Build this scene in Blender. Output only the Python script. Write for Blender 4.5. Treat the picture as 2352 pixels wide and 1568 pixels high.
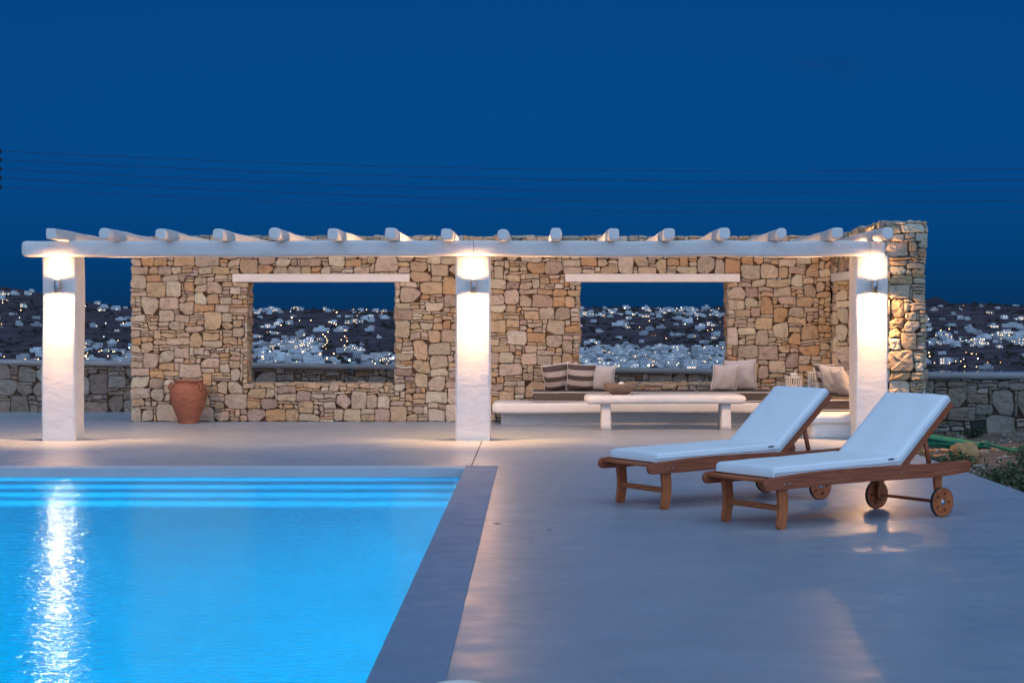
import bpy, bmesh, math, random
import numpy as np
from mathutils import Vector, Matrix, noise as mnoise

R = math.radians
random.seed(7)
for o in list(bpy.data.objects):
    bpy.data.objects.remove(o)
scene = bpy.context.scene
COL = scene.collection

# ------------------------------------------------------------------ camera
EYE = 1.475
cam_d = bpy.data.cameras.new("camera")
cam = bpy.data.objects.new("camera", cam_d)
COL.objects.link(cam)
cam.location = (0, 0, EYE)
cam.rotation_euler = (R(90), 0, 0)
cam_d.sensor_width = 36.0
cam_d.lens = 63.52
cam_d.shift_x = -51 / 2352
cam_d.shift_y = -55 / 2352
cam_d.clip_start = 0.1
cam_d.clip_end = 20000
scene.camera = cam

# ------------------------------------------------------------------ world (blue hour, sun low behind the camera)
world = bpy.data.worlds.new("World")
scene.world = world
world.use_nodes = True
wn = world.node_tree
bg = wn.nodes["Background"]
sky = wn.nodes.new("ShaderNodeTexSky")
sky.sky_type = 'NISHITA'
sky.sun_disc = False
sky.sun_elevation = R(3)
sky.sun_rotation = R(180)
sky.ozone_density = 7.5
sky.altitude = 3000
sky.dust_density = 0
# deep blue-hour grade: the sky keeps its own brightness pattern, its hue is pulled to one deep blue
sep = wn.nodes.new("ShaderNodeSeparateColor")
wn.links.new(sky.outputs[0], sep.inputs[0])
vm = wn.nodes.new("ShaderNodeVectorMath"); vm.operation = 'SCALE'
vm.inputs[0].default_value = (0.006, 0.262, 1.0)
wn.links.new(sep.outputs[2], vm.inputs["Scale"])
wmix = wn.nodes.new("ShaderNodeMix"); wmix.data_type = 'RGBA'
wmix.inputs[0].default_value = 0.9
wn.links.new(sky.outputs[0], wmix.inputs[6]); wn.links.new(vm.outputs[0], wmix.inputs[7])
# one thin dusk cloud high on the right, with soft noisy edges
wtc = wn.nodes.new("ShaderNodeTexCoord")
wmp = wn.nodes.new("ShaderNodeMapping"); wmp.vector_type = 'POINT'
cdir = Vector((.164, 1.0, .139)).normalized()
wmp.inputs["Location"].default_value = tuple(-cdir)
wn.links.new(wtc.outputs["Generated"], wmp.inputs[0])
wro = wn.nodes.new("ShaderNodeMapping"); wro.inputs["Rotation"].default_value = (0, R(12), 0); wro.inputs["Scale"].default_value = (30, 30, 95)
wn.links.new(wmp.outputs[0], wro.inputs[0])
wnz = wn.nodes.new("ShaderNodeTexNoise"); wnz.inputs["Scale"].default_value = 1.6; wnz.inputs["Detail"].default_value = 5
wn.links.new(wro.outputs[0], wnz.inputs["Vector"])
wln = wn.nodes.new("ShaderNodeVectorMath"); wln.operation = 'LENGTH'
wn.links.new(wro.outputs[0], wln.inputs[0])
wad = wn.nodes.new("ShaderNodeMath"); wad.operation = 'MULTIPLY_ADD'; wad.inputs[1].default_value = 1.6
wn.links.new(wnz.outputs["Fac"], wad.inputs[0]); wn.links.new(wln.outputs["Value"], wad.inputs[2])
wmr = wn.nodes.new("ShaderNodeMapRange"); wmr.inputs[1].default_value = 1.75; wmr.inputs[2].default_value = .9; wmr.inputs[3].default_value = 0; wmr.inputs[4].default_value = .34
wn.links.new(wad.outputs[0], wmr.inputs[0])
wm2 = wn.nodes.new("ShaderNodeMix"); wm2.data_type = 'RGBA'
wn.links.new(wmr.outputs[0], wm2.inputs[0]); wn.links.new(wmix.outputs[2], wm2.inputs[6]); wm2.inputs[7].default_value = (.07, .56, 1.95, 1)
wn.links.new(wm2.outputs[2], bg.inputs[0])
bg.inputs[1].default_value = 0.080

# soft glow of the western sky after sunset, behind the camera
sun_d = bpy.data.lights.new("dusk_sun", 'SUN')
sun_d.energy = 3.3
sun_d.angle = R(120)
sun_d.color = (0.45, 0.67, 1.0)
sun = bpy.data.objects.new("dusk_sun", sun_d)
sun.rotation_euler = (R(90 - 38), 0, R(8))
COL.objects.link(sun)

scene.view_settings.view_transform = 'Standard'
scene.view_settings.look = 'None'
scene.view_settings.exposure = 0.0
scene.view_settings.gamma = 1.0
scene.view_settings.use_curve_mapping = False
scene.cycles.use_denoising = True
scene.cycles.max_bounces = 8
scene.cycles.diffuse_bounces = 6
scene.cycles.glossy_bounces = 4
scene.cycles.transmission_bounces = 4
scene.cycles.caustics_reflective = False
scene.cycles.caustics_refractive = False
scene.cycles.sample_clamp_indirect = 6.0

# ------------------------------------------------------------------ helpers
def tag(o, label=None, cat=None, group=None, kind=None):
    if label: o["label"] = label
    if cat: o["category"] = cat
    if group: o["group"] = group
    if kind: o["kind"] = kind
    return o

def link(name, me, mats=None, parent=None, loc=None):
    o = bpy.data.objects.new(name, me)
    COL.objects.link(o)
    if mats is not None:
        if not isinstance(mats, (list, tuple)): mats = [mats]
        if me is not None and len(me.materials) == 0:
            for m in mats: me.materials.append(m)
    if parent is not None: o.parent = parent
    if loc is not None: o.location = loc
    return o

def empty(name, loc=(0, 0, 0), rz=0.0):
    o = bpy.data.objects.new(name, None)
    o.empty_display_size = 0.1
    o.location = loc
    o.rotation_euler = (0, 0, rz)
    COL.objects.link(o)
    return o

def mesh_from(verts, faces, smooth=False, name="m"):
    me = bpy.data.meshes.new(name)
    me.from_pydata([tuple(v) for v in verts], [], [tuple(f) for f in faces])
    if smooth:
        me.polygons.foreach_set("use_smooth", [True] * len(me.polygons))
    me.update()
    return me

def bm_mesh(bm, smooth=False):
    bmesh.ops.recalc_face_normals(bm, faces=bm.faces)
    me = bpy.data.meshes.new("m")
    bm.to_mesh(me)
    bm.free()
    if smooth:
        me.polygons.foreach_set("use_smooth", [True] * len(me.polygons))
    return me

def bm_box(bm, x0, x1, y0, y1, z0, z1, mi=0):
    vs = [bm.verts.new(p) for p in ((x0, y0, z0), (x1, y0, z0), (x1, y1, z0), (x0, y1, z0),
                                    (x0, y0, z1), (x1, y0, z1), (x1, y1, z1), (x0, y1, z1))]
    for f in ((0, 3, 2, 1), (4, 5, 6, 7), (0, 1, 5, 4), (1, 2, 6, 5), (2, 3, 7, 6), (3, 0, 4, 7)):
        fc = bm.faces.new([vs[i] for i in f])
        fc.material_index = mi
    return vs

def box_mesh(x0, x1, y0, y1, z0, z1, bevel=0.0, seg=2):
    bm = bmesh.new()
    bm_box(bm, x0, x1, y0, y1, z0, z1)
    if bevel:
        bmesh.ops.bevel(bm, geom=list(bm.edges), offset=bevel, segments=seg, affect='EDGES', profile=0.5)
    return bm_mesh(bm, smooth=False)

def rrect(w, h, r, seg=4):
    pts = []
    for cx, cy, a0 in ((w/2-r, h/2-r, 0), (-w/2+r, h/2-r, 90), (-w/2+r, -h/2+r, 180), (w/2-r, -h/2+r, 270)):
        for i in range(seg + 1):
            a = R(a0 + 90 * i / seg)
            pts.append((cx + r * math.cos(a), cy + r * math.sin(a)))
    return pts

def superell(w, h, e, n=24):
    pts = []
    for i in range(n):
        a = 2 * math.pi * i / n
        c, s = math.cos(a), math.sin(a)
        pts.append((w/2 * math.copysign(abs(c) ** (2/e), c), h/2 * math.copysign(abs(s) ** (2/e), s)))
    return pts

def loft(p0, p1, prof, n=12, end=0.0, wob=0.0, seed=0, up=(0, 0, 1), endmin=0.8, smooth=True, taper=None):
    """sweep a closed profile from p0 to p1 with softened ends and slight hand-made waviness"""
    p0, p1 = Vector(p0), Vector(p1)
    d = (p1 - p0); L = d.length; d.normalize()
    up = Vector(up)
    s = d.cross(up)
    if s.length < 1e-4: s = d.cross(Vector((0, 1, 0)))
    s.normalize(); u = s.cross(d).normalized()
    ts = [i / n for i in range(n + 1)]
    st = []
    if end > 0:
        k = min(0.45, end / L)
        arc = [(0, endmin), (k * 0.12, endmin + (1-endmin) * 0.45), (k * 0.4, endmin + (1-endmin) * 0.8), (k, 1.0)]
        st = arc + [(t, 1.0) for t in ts if k < t < 1 - k] + [(1 - a, b) for a, b in reversed(arc)]
    else:
        st = [(t, 1.0) for t in ts]
    V = []; F = []
    m = len(prof)
    W = max(abs(p[0]) for p in prof); H = max(abs(p[1]) for p in prof)
    for t, sc in st:
        c = p0 + d * (L * t)
        ox = oy = 0.0
        tp = 1.0 if taper is None else (taper[0] + (taper[1] - taper[0]) * t)
        if wob:
            q = Vector((t * L * 1.1 + seed * 7.3, seed * 3.1, 0.5))
            ox = mnoise.noise(q) * wob
            oy = mnoise.noise(q + Vector((0, 9.7, 3.3))) * wob
        for i, (a, b) in enumerate(prof):
            # shrink the section by an absolute inset so that edges round evenly
            ins = (1 - sc)
            aa = a - math.copysign(min(abs(a), ins * min(W, H)), a)
            bb = b - math.copysign(min(abs(b), ins * min(W, H)), b)
            w2 = 0.0
            if wob:
                w2 = mnoise.noise(Vector((t * L * 2.3 + seed, a * 6, b * 6 + seed))) * wob * 0.45
            pt = c + s * (aa * tp + ox) + u * (bb * tp + oy)
            if wob:
                pt += (s * a + u * b).normalized() * w2
            V.append(pt)
    for k in range(len(st) - 1):
        for i in range(m):
            j = (i + 1) % m
            F.append((k * m + i, k * m + j, (k + 1) * m + j, (k + 1) * m + i))
    F.append(tuple(reversed(range(m))))
    F.append(tuple(range((len(st) - 1) * m, len(st) * m)))
    me = mesh_from(V, F)
    bm = bmesh.new(); bm.from_mesh(me)
    bmesh.ops.recalc_face_normals(bm, faces=bm.faces)
    bm.to_mesh(me); bm.free()
    sm = [True] * len(me.polygons); sm[-1] = False; sm[-2] = False
    if smooth: me.polygons.foreach_set("use_smooth", sm)
    return me

def tube(points, r, n=8, closed=False, caps=True):
    P = [Vector(p) for p in points]
    V = []; F = []
    N = len(P)
    prev = None
    for i in range(N):
        if closed:
            t = (P[(i + 1) % N] - P[i - 1]).normalized()
        else:
            t = (P[min(i + 1, N - 1)] - P[max(i - 1, 0)]).normalized()
        if prev is None:
            a = Vector((0, 0, 1)) if abs(t.z) < 0.9 else Vector((1, 0, 0))
            s = t.cross(a).normalized()
        else:
            s = (prev - t * prev.dot(t)).normalized()
        prev = s
        u = s.cross(t)
        rr = r[i] if isinstance(r, (list, tuple)) else r
        for k in range(n):
            a = 2 * math.pi * k / n
            V.append(P[i] + s * (math.cos(a) * rr) + u * (math.sin(a) * rr))
    for i in range(N if closed else N - 1):
        b = ((i + 1) % N) * n
        for k in range(n):
            F.append((i * n + k, i * n + (k + 1) % n, b + (k + 1) % n, b + k))
    if caps and not closed:
        F.append(tuple(range(n)))
        F.append(tuple(reversed(range((N - 1) * n, N * n))))
    return mesh_from(V, F, smooth=True)

def lathe(profile, n=32, closed_bottom=True):
    V = []; F = []
    for r, z in profile:
        for k in range(n):
            a = 2 * math.pi * k / n
            V.append((r * math.cos(a), r * math.sin(a), z))
    for i in range(len(profile) - 1):
        for k in range(n):
            F.append((i * n + k, i * n + (k + 1) % n, (i + 1) * n + (k + 1) % n, (i + 1) * n + k))
    F.append(tuple(reversed(range(n))))
    if closed_bottom:
        m = (len(profile) - 1) * n
        F.append(tuple(range(m, m + n)))
    return mesh_from(V, F, smooth=True)

def extrude_outline(pts, d, axis='y', holes=(), bevel=0.0, center=True):
    """flat outline in (a,b) extruded by d; through holes allowed. axis names the extrusion direction"""
    cu = bpy.data.curves.new("c", 'CURVE')
    cu.dimensions = '2D'; cu.fill_mode = 'BOTH'
    cu.extrude = d / 2 - bevel
    cu.bevel_depth = bevel; cu.bevel_resolution = 1
    for loop in [pts] + list(holes):
        sp = cu.splines.new('POLY')
        sp.points.add(len(loop) - 1)
        for p, q in zip(sp.points, loop):
            p.co = (q[0], q[1], 0, 1)
        sp.use_cyclic_u = True
    tmp = bpy.data.objects.new("tmp", cu)
    COL.objects.link(tmp)
    dg = bpy.context.evaluated_depsgraph_get()
    me = bpy.data.meshes.new_from_object(tmp.evaluated_get(dg))
    bpy.data.objects.remove(tmp); bpy.data.curves.remove(cu)
    me.materials.clear()
    if axis == 'y':
        me.transform(Matrix.Rotation(R(90), 4, 'X'))
    elif axis == 'x':
        me.transform(Matrix.Rotation(R(90), 4, 'Z') @ Matrix.Rotation(R(90), 4, 'X'))
    me.polygons.foreach_set("use_smooth", [False] * len(me.polygons))
    return me

# ------------------------------------------------------------------ materials
MATS = {}
def new_mat(name):
    m = bpy.data.materials.new(name)
    m.use_nodes = True
    nt = m.node_tree
    b = nt.nodes["Principled BSDF"]
    return m, nt, b

def N(nt, t, **kw):
    n = nt.nodes.new(t)
    for k, v in kw.items():
        if k.startswith("_"): setattr(n, k[1:], v)
        else: n.inputs[k].default_value = v
    return n

def ramp(nt, fac, stops):
    n = nt.nodes.new("ShaderNodeValToRGB")
    el = n.color_ramp.elements
    while len(el) < len(stops): el.new(0.5)
    for e, (p, c) in zip(el, stops):
        e.position = p
        e.color = (c[0], c[1], c[2], 1) if isinstance(c, (tuple, list)) else (c, c, c, 1)
    nt.links.new(fac, n.inputs[0])
    return n

def coords(nt, scale=(1, 1, 1), kind="Object"):
    t = nt.nodes.new("ShaderNodeTexCoord")
    mp = nt.nodes.new("ShaderNodeMapping")
    mp.inputs["Scale"].default_value = scale
    nt.links.new(t.outputs[kind], mp.inputs[0])
    return mp.outputs[0]

def simple(name, col, rough=0.6, metal=0.0, var=0.12, vscale=6.0, bump=0.0, bscale=30.0, cscale=(1, 1, 1), spec=0.5, bdist=0.01):
    m, nt, b = new_mat(name)
    c = coords(nt, cscale)
    nz = N(nt, "ShaderNodeTexNoise", Scale=vscale, Detail=5.0, Roughness=0.6)
    nt.links.new(c, nz.inputs["Vector"])
    lo = [max(0, v * (1 - var)) for v in col]; hi = [min(1, v * (1 + var)) for v in col]
    rp = ramp(nt, nz.outputs["Fac"], [(0.3, lo), (0.7, hi)])
    nt.links.new(rp.outputs[0], b.inputs["Base Color"])
    b.inputs["Roughness"].default_value = rough
    b.inputs["Metallic"].default_value = metal
    b.inputs["Specular IOR Level"].default_value = spec
    if bump:
        n2 = N(nt, "ShaderNodeTexNoise", Scale=bscale, Detail=6.0, Roughness=0.6)
        nt.links.new(c, n2.inputs["Vector"])
        bp = N(nt, "ShaderNodeBump", Strength=bump, Distance=bdist)
        nt.links.new(n2.outputs["Fac"], bp.inputs["Height"])
        nt.links.new(bp.outputs[0], b.inputs["Normal"])
    MATS[name] = m
    return m

def emit(name, col, strength):
    m = bpy.data.materials.new(name)
    m.use_nodes = True
    nt = m.node_tree
    b = nt.nodes["Principled BSDF"]
    b.inputs["Base Color"].default_value = (col[0] * .5, col[1] * .5, col[2] * .5, 1)
    b.inputs["Emission Color"].default_value = (*col, 1)
    b.inputs["Emission Strength"].default_value = strength
    MATS[name] = m
    return m

# white lime plaster, trowelled
m, nt, b = new_mat("plaster")
c = coords(nt, (1, 1, 2.2))
n1 = N(nt, "ShaderNodeTexNoise", Scale=3.5, Detail=6.0, Roughness=0.62, Distortion=1.2)
n2 = N(nt, "ShaderNodeTexNoise", Scale=26.0, Detail=5.0, Roughness=0.65)
nt.links.new(c, n1.inputs["Vector"]); nt.links.new(c, n2.inputs["Vector"])
rp = ramp(nt, n1.outputs["Fac"], [(0.25, (.60, .57, .54)), (0.7, (.71, .675, .64))])
nt.links.new(rp.outputs[0], b.inputs["Base Color"])
b.inputs["Roughness"].default_value = 0.75
b.inputs["Specular IOR Level"].default_value = 0.3
ad = N(nt, "ShaderNodeMath", _operation='MULTIPLY_ADD'); ad.inputs[1].default_value = 0.3
nt.links.new(n2.outputs["Fac"], ad.inputs[0]); nt.links.new(n1.outputs["Fac"], ad.inputs[2])
bp = N(nt, "ShaderNodeBump", Strength=0.16, Distance=0.02)
nt.links.new(ad.outputs[0], bp.inputs["Height"]); nt.links.new(bp.outputs[0], b.inputs["Normal"])
MATS["plaster"] = m

# field stone: tone from a per-stone attribute, veins and blotches from noise
def stone_mat(name, gain):
    m, nt, b = new_mat(name)
    at = nt.nodes.new("ShaderNodeAttribute"); at.attribute_name = "tone"
    c = coords(nt)
    n1 = N(nt, "ShaderNodeTexNoise", Scale=9.0, Detail=7.0, Roughness=0.68, Distortion=0.8)
    n2 = N(nt, "ShaderNodeTexNoise", Scale=45.0, Detail=6.0, Roughness=0.7)
    n3 = N(nt, "ShaderNodeTexNoise", Scale=4.0, Detail=3.0, Roughness=0.5)
    for n in (n1, n2, n3): nt.links.new(c, n.inputs["Vector"])
    r1 = ramp(nt, n1.outputs["Fac"], [(0.3, (.62, .60, .58)), (0.52, (1, 1, 1)), (0.72, (1.0, 1.0, 1.0)), (0.8, (1.0, 1.0, 1.0))])
    mx = N(nt, "ShaderNodeMix", _data_type='RGBA', _blend_type='MULTIPLY'); mx.inputs[0].default_value = 1.0
    nt.links.new(at.outputs["Color"], mx.inputs[6]); nt.links.new(r1.outputs[0], mx.inputs[7])
    r3 = ramp(nt, n3.outputs["Fac"], [(0.55, (0, 0, 0)), (0.78, (.3, .3, .3))])
    mo = N(nt, "ShaderNodeMix", _data_type='RGBA', _blend_type='MIX')
    nt.links.new(r3.outputs[0], mo.inputs[0]); nt.links.new(mx.outputs[2], mo.inputs[6])
    mo.inputs[7].default_value = (.40 * gain, .28 * gain, .17 * gain, 1)
    nt.links.new(mo.outputs[2], b.inputs["Base Color"])
    b.inputs["Roughness"].default_value = 0.85
    b.inputs["Specular IOR Level"].default_value = 0.25
    ad = N(nt, "ShaderNodeMath", _operation='MULTIPLY_ADD'); ad.inputs[1].default_value = 0.35
    nt.links.new(n2.outputs["Fac"], ad.inputs[0]); nt.links.new(n1.outputs["Fac"], ad.inputs[2])
    bp = N(nt, "ShaderNodeBump", Strength=0.7, Distance=0.022)
    nt.links.new(ad.outputs[0], bp.inputs["Height"]); nt.links.new(bp.outputs[0], b.inputs["Normal"])
    MATS[name] = m
stone_mat("stone", 1.0)

simple("mortar", (.085, .055, .040), 0.95, var=.3, vscale=14, bump=.8, bscale=60, spec=.1)
simple("coping_cement", (.27, .265, .265), .8, var=.12, vscale=4, bump=.15, bscale=40)

# polished cement screed
def cement(name, col, r_lo, r_hi, spec):
    m, nt, b = new_mat(name)
    c = coords(nt, (0.8, 1.15, 1))
    n1 = N(nt, "ShaderNodeTexNoise", Scale=1.3, Detail=7.0, Roughness=0.62, Distortion=.5)
    n2 = N(nt, "ShaderNodeTexNoise", Scale=5.0, Detail=5.0, Roughness=0.6, Distortion=0.5)
    n3 = N(nt, "ShaderNodeTexNoise", Scale=60.0, Detail=3.0)
    for n in (n1, n2, n3): nt.links.new(c, n.inputs["Vector"])
    rp = ramp(nt, n1.outputs["Fac"], [(0.3, [v * .91 for v in col]), (0.55, col), (0.75, [v * 1.07 for v in col])])
    nt.links.new(rp.outputs[0], b.inputs["Base Color"])
    mr = N(nt, "ShaderNodeMapRange"); mr.inputs[1].default_value = .3; mr.inputs[2].default_value = .7
    mr.inputs[3].default_value = r_lo; mr.inputs[4].default_value = r_hi
    nt.links.new(n2.outputs["Fac"], mr.inputs[0]); nt.links.new(mr.outputs[0], b.inputs["Roughness"])
    b.inputs["Specular IOR Level"].default_value = spec
    n4 = N(nt, "ShaderNodeTexNoise", Scale=6.0, Detail=4.0, Roughness=0.5)
    nt.links.new(c, n4.inputs["Vector"])
    bp = N(nt, "ShaderNodeBump", Strength=0.30, Distance=0.02)
    nt.links.new(n4.outputs["Fac"], bp.inputs["Height"]); nt.links.new(bp.outputs[0], b.inputs["Normal"])
    MATS[name] = m
cement("cement_floor", (.30, .34, .388), .27, .50, .7)
cement("cement_coping", (.20, .265, .36), .5, .75, .35)
cement("cement_pale", (.50, .55, .60), .45, .7, .4)
simple("joint_and_hole_shade", (.03, .028, .025), .9)
simple("pool_plaster", (.82, .91, .94), .6, var=.05, vscale=2, bump=.1, bscale=10)

def wood(name, sc, g=1.0):
    m, nt, b = new_mat(name)
    c = coords(nt, sc)
    n1 = N(nt, "ShaderNodeTexNoise", Scale=3.0, Detail=7.0, Roughness=0.65, Distortion=0.6)
    n2 = N(nt, "ShaderNodeTexNoise", Scale=14.0, Detail=5.0, Roughness=0.7)
    nt.links.new(c, n1.inputs["Vector"]); nt.links.new(c, n2.inputs["Vector"])
    rp = ramp(nt, n1.outputs["Fac"], [(0.25, (.20 * g, .036 * g, .010)), (0.5, (.52 * g, .125 * g, .032)), (0.75, (.66 * g, .21 * g, .06))])
    mx = N(nt, "ShaderNodeMix", _data_type='RGBA', _blend_type='MULTIPLY'); mx.inputs[0].default_value = .6
    r2 = ramp(nt, n2.outputs["Fac"], [(0.35, (.55, .5, .45)), (0.6, (1, 1, 1))])
    nt.links.new(rp.outputs[0], mx.inputs[6]); nt.links.new(r2.outputs[0], mx.inputs[7])
    nt.links.new(mx.outputs[2], b.inputs["Base Color"])
    b.inputs["Roughness"].default_value = 0.5
    bp = N(nt, "ShaderNodeBump", Strength=0.25, Distance=0.003)
    nt.links.new(n2.outputs["Fac"], bp.inputs["Height"]); nt.links.new(bp.outputs[0], b.inputs["Normal"])
    MATS[name] = m
wood("wood_long", (1.2, 22, 22), .72)
wood("wood_cross", (22, 1.2, 22))
wood("wood_up", (22, 22, 1.6))
wood("wood_disc", (5, 12, 5))

simple("steel", (.45, .45, .46), .35, 1.0, var=.1)
simple("brushed_metal", (.34, .35, .37), .38, 1.0, var=.1)
simple("rubber", (.015, .015, .016), .8)
simple("canvas_white", (.84, .84, .83), .85, var=.03, vscale=3, bump=.25, bscale=7, spec=.2, bdist=.012)
simple("fabric_taupe", (.44, .42, .43), .95, var=.06, vscale=200, bump=.3, bscale=260, spec=.15, bdist=.002)
simple("fabric_dark", (.085, .07, .065), .95, var=.12, vscale=180, bump=.3, bscale=260, spec=.15, bdist=.002)
simple("piping_white", (.72, .70, .68), .9)
simple("terracotta", (.25, .10, .062), .8, var=.28, vscale=5, bump=.25, bscale=40, cscale=(1, 1, 4), spec=.25)
simple("clay_bowl", (.16, .115, .09), .85, var=.2, vscale=12, bump=.3, bscale=60)
simple("white_ceramic", (.75, .73, .70), .6)
simple("lantern_white", (.70, .66, .60), .7)
simple("rope", (.42, .28, .15), .9, bump=.4, bscale=120)
simple("black_cable", (.012, .012, .013), .5)
simple("grey_cable", (.35, .35, .36), .6)
simple("hose_green", (.005, .14, .065), .5, var=.1)
simple("boulder_ochre", (.42, .23, .09), .9, var=.3, vscale=9, bump=.8, bscale=18, bdist=.03)
simple("soil", (.165, .12, .09), .95, var=.35, vscale=3.5, bump=1.0, bscale=22, bdist=.03, spec=.1)
simple("pebble", (.30, .26, .22), .9, var=.3)
simple("leaf_green", (.065, .085, .03), .6, var=.45, vscale=18)
simple("leaf_dark", (.03, .045, .02), .7, var=.4, vscale=.6)
simple("bark", (.09, .06, .04), .9)
simple("hill_earth", (.078, .058, .068), .95, var=.55, vscale=.02, spec=.05)
simple("scrub", (.030, .027, .024), .95, var=.4, vscale=.3, spec=.05)
simple("far_mountain", (.05, .042, .055), 1.0, var=.3, vscale=.004, spec=0)
simple("house_white", (.60, .60, .60), .9, var=.22, vscale=.06, spec=.1)
simple("house_pink", (.50, .36, .33), .9, var=.05, vscale=.2, spec=.1)
simple("house_brick", (.20, .075, .05), .9, var=.2, vscale=.5, spec=.1)
simple("house_opening", (.03, .04, .06), .6)
simple("house_shutter", (.03, .10, .22), .6)
simple("wire_dark", (.012, .014, .02), .8)
simple("pole_wood", (.07, .05, .04), .9)
emit("lamp_warm", (1.0, .68, .32), 7.0)
emit("lamp_amber", (1.0, .48, .14), 4.0)
emit("lamp_cool", (.75, 1.0, .9), 7.0)
emit("window_lit", (1.0, .68, .34), 2.6)
emit("lens_warm", (1.0, .80, .52), 30.0)
emit("opal", (1.0, .72, .42), 6.0)
emit("pool_lens", (.35, .80, 1.0), 6.0)

# pool water: Fresnel mix of clear reflection and blue-tinted refraction
m = bpy.data.materials.new("pool_water"); m.use_nodes = True
nt = m.node_tree
nt.nodes.remove(nt.nodes["Principled BSDF"])
out = nt.nodes["Material Output"]
c = coords(nt, (1, 1, 1))
c2 = coords(nt, (0.8, 1.6, 1))
n1 = N(nt, "ShaderNodeTexNoise", Scale=2.2, Detail=2.0, Roughness=0.5)
n2 = N(nt, "ShaderNodeTexNoise", Scale=15.0, Detail=3.0, Roughness=0.55, Distortion=0.4)
nt.links.new(c, n1.inputs["Vector"]); nt.links.new(c2, n2.inputs["Vector"])
b1 = N(nt, "ShaderNodeBump", Strength=0.10, Distance=0.03)
b2 = N(nt, "ShaderNodeBump", Strength=0.55, Distance=0.012)
nt.links.new(n1.outputs["Fac"], b1.inputs["Height"])
nt.links.new(n2.outputs["Fac"], b2.inputs["Height"]); nt.links.new(b1.outputs[0], b2.inputs["Normal"])
fr = N(nt, "ShaderNodeFresnel", IOR=1.333); nt.links.new(b2.outputs[0], fr.inputs["Normal"])
rf = N(nt, "ShaderNodeBsdfRefraction", IOR=1.333, Roughness=0.0); rf.inputs["Color"].default_value = (.0, .575, 1.0, 1)
gl = N(nt, "ShaderNodeBsdfGlossy", Roughness=0.015); gl.inputs["Color"].default_value = (.48, .76, 1, 1)
nt.links.new(b1.outputs[0], rf.inputs["Normal"]); nt.links.new(b2.outputs[0], gl.inputs["Normal"])
mx = nt.nodes.new("ShaderNodeMixShader")
nt.links.new(fr.outputs[0], mx.inputs[0]); nt.links.new(rf.outputs[0], mx.inputs[1]); nt.links.new(gl.outputs[0], mx.inputs[2])
nt.links.new(mx.outputs[0], out.inputs["Surface"])
MATS["pool_water"] = m

# open sea
simple("sea_water", (.01, .02, .035), .15, var=.1, vscale=.05, bump=.3, bscale=.2)

# striped fabric: broad woven bands across the cushion (local y is its height)
m, nt, b = new_mat("fabric_striped")
t = nt.nodes.new("ShaderNodeTexCoord"); sx = nt.nodes.new("ShaderNodeSeparateXYZ")
nt.links.new(t.outputs["Object"], sx.inputs[0])
md = N(nt, "ShaderNodeMath", _operation='MULTIPLY_ADD'); md.inputs[1].default_value = 1 / .150; md.inputs[2].default_value = 10.33
nt.links.new(sx.outputs["Y"], md.inputs[0])
fc = N(nt, "ShaderNodeMath", _operation='FRACT'); nt.links.new(md.outputs[0], fc.inputs[0])
gt = N(nt, "ShaderNodeMath", _operation='GREATER_THAN'); gt.inputs[1].default_value = .52
nt.links.new(fc.outputs[0], gt.inputs[0])
mx = N(nt, "ShaderNodeMix", _data_type='RGBA')
nt.links.new(gt.outputs[0], mx.inputs[0])
mx.inputs[6].default_value = (.40, .36, .35, 1); mx.inputs[7].default_value = (.075, .06, .06, 1)
nt.links.new(mx.outputs[2], b.inputs["Base Color"])
b.inputs["Roughness"].default_value = .95; b.inputs["Specular IOR Level"].default_value = .15
MATS["fabric_striped"] = m
M = MATS

# ================================================================== THE SETTING
# terrace: one sheet with the pool and its coping left out
PX1, PX0 = -0.68, -8.2           # pool inner edges in x
PY0, PY1 = 4.6, 17.68            # pool inner edges in y
CX, CY = -0.36, 17.95            # outer coping edge
TX1 = 4.12                       # terrace edge by the soil
def sheet(name, rects, z, mat, thick=0.0):
    bm = bmesh.new()
    for (x0, x1, y0, y1) in rects:
        nx = max(1, int((x1 - x0) / 1.5)); ny = max(1, int((y1 - y0) / 1.5))
        if thick:
            bm_box(bm, x0, x1, y0, y1, z - thick, z)
        else:
            vs = [bm.verts.new(p) for p in ((x0, y0, z), (x1, y0, z), (x1, y1, z), (x0, y1, z))]
            bm.faces.new(vs)
    return link(name, bm_mesh(bm), mat)

terrace = sheet("terrace", [(CX, TX1, -6, CY), (-14, TX1, CY, 29.5), (-14, PX0 - .32, -6, CY), (PX0 - .32, CX, -6, PY0 - .3)], 0.0, M["cement_floor"])
tag(terrace, "smooth grey polished cement terrace around the pool", kind="structure")
# the slab's visible edge towards the soil, softly wavering
V = []; F = []
k = 0
for i in range(61):
    y = -6 + i * (35.5 / 60)
    w = 0.03 * mnoise.noise(Vector((y * .5, 3, 0)))
    V += [(TX1 - .02, y, -.002), (TX1 + .03 + w, y, -.006), (TX1 + .05 + w, y, -.16)]
for i in range(60):
    for j in range(2):
        F.append((i * 3 + j, i * 3 + j + 1, i * 3 + j + 4, i * 3 + j + 3))
edge = link("slab_edge", mesh_from(V, F, True), M["cement_floor"], terrace)

jo = link("expansion_joint", box_mesh(-.629, -.619, CY + .03, 21.55, -.01, .004), M["joint_and_hole_shade"], terrace)

cop = sheet("pool_coping", [(PX1, CX, PY0 - .3, CY), (PX0 - .32, PX0, PY0 - .3, CY), (PX0, PX1, PY0 - .3, PY0)], .006, M["cement_coping"], thick=.24)
tag(cop, "blue-grey cement coping band along the pool edge", kind="structure")

farc = sheet("pool_end_coping", [(PX0, PX1, PY1, CY)], .003, M["cement_pale"], thick=.24)
tag(farc, "pale cement edge along the far end of the pool", kind="structure")
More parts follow.
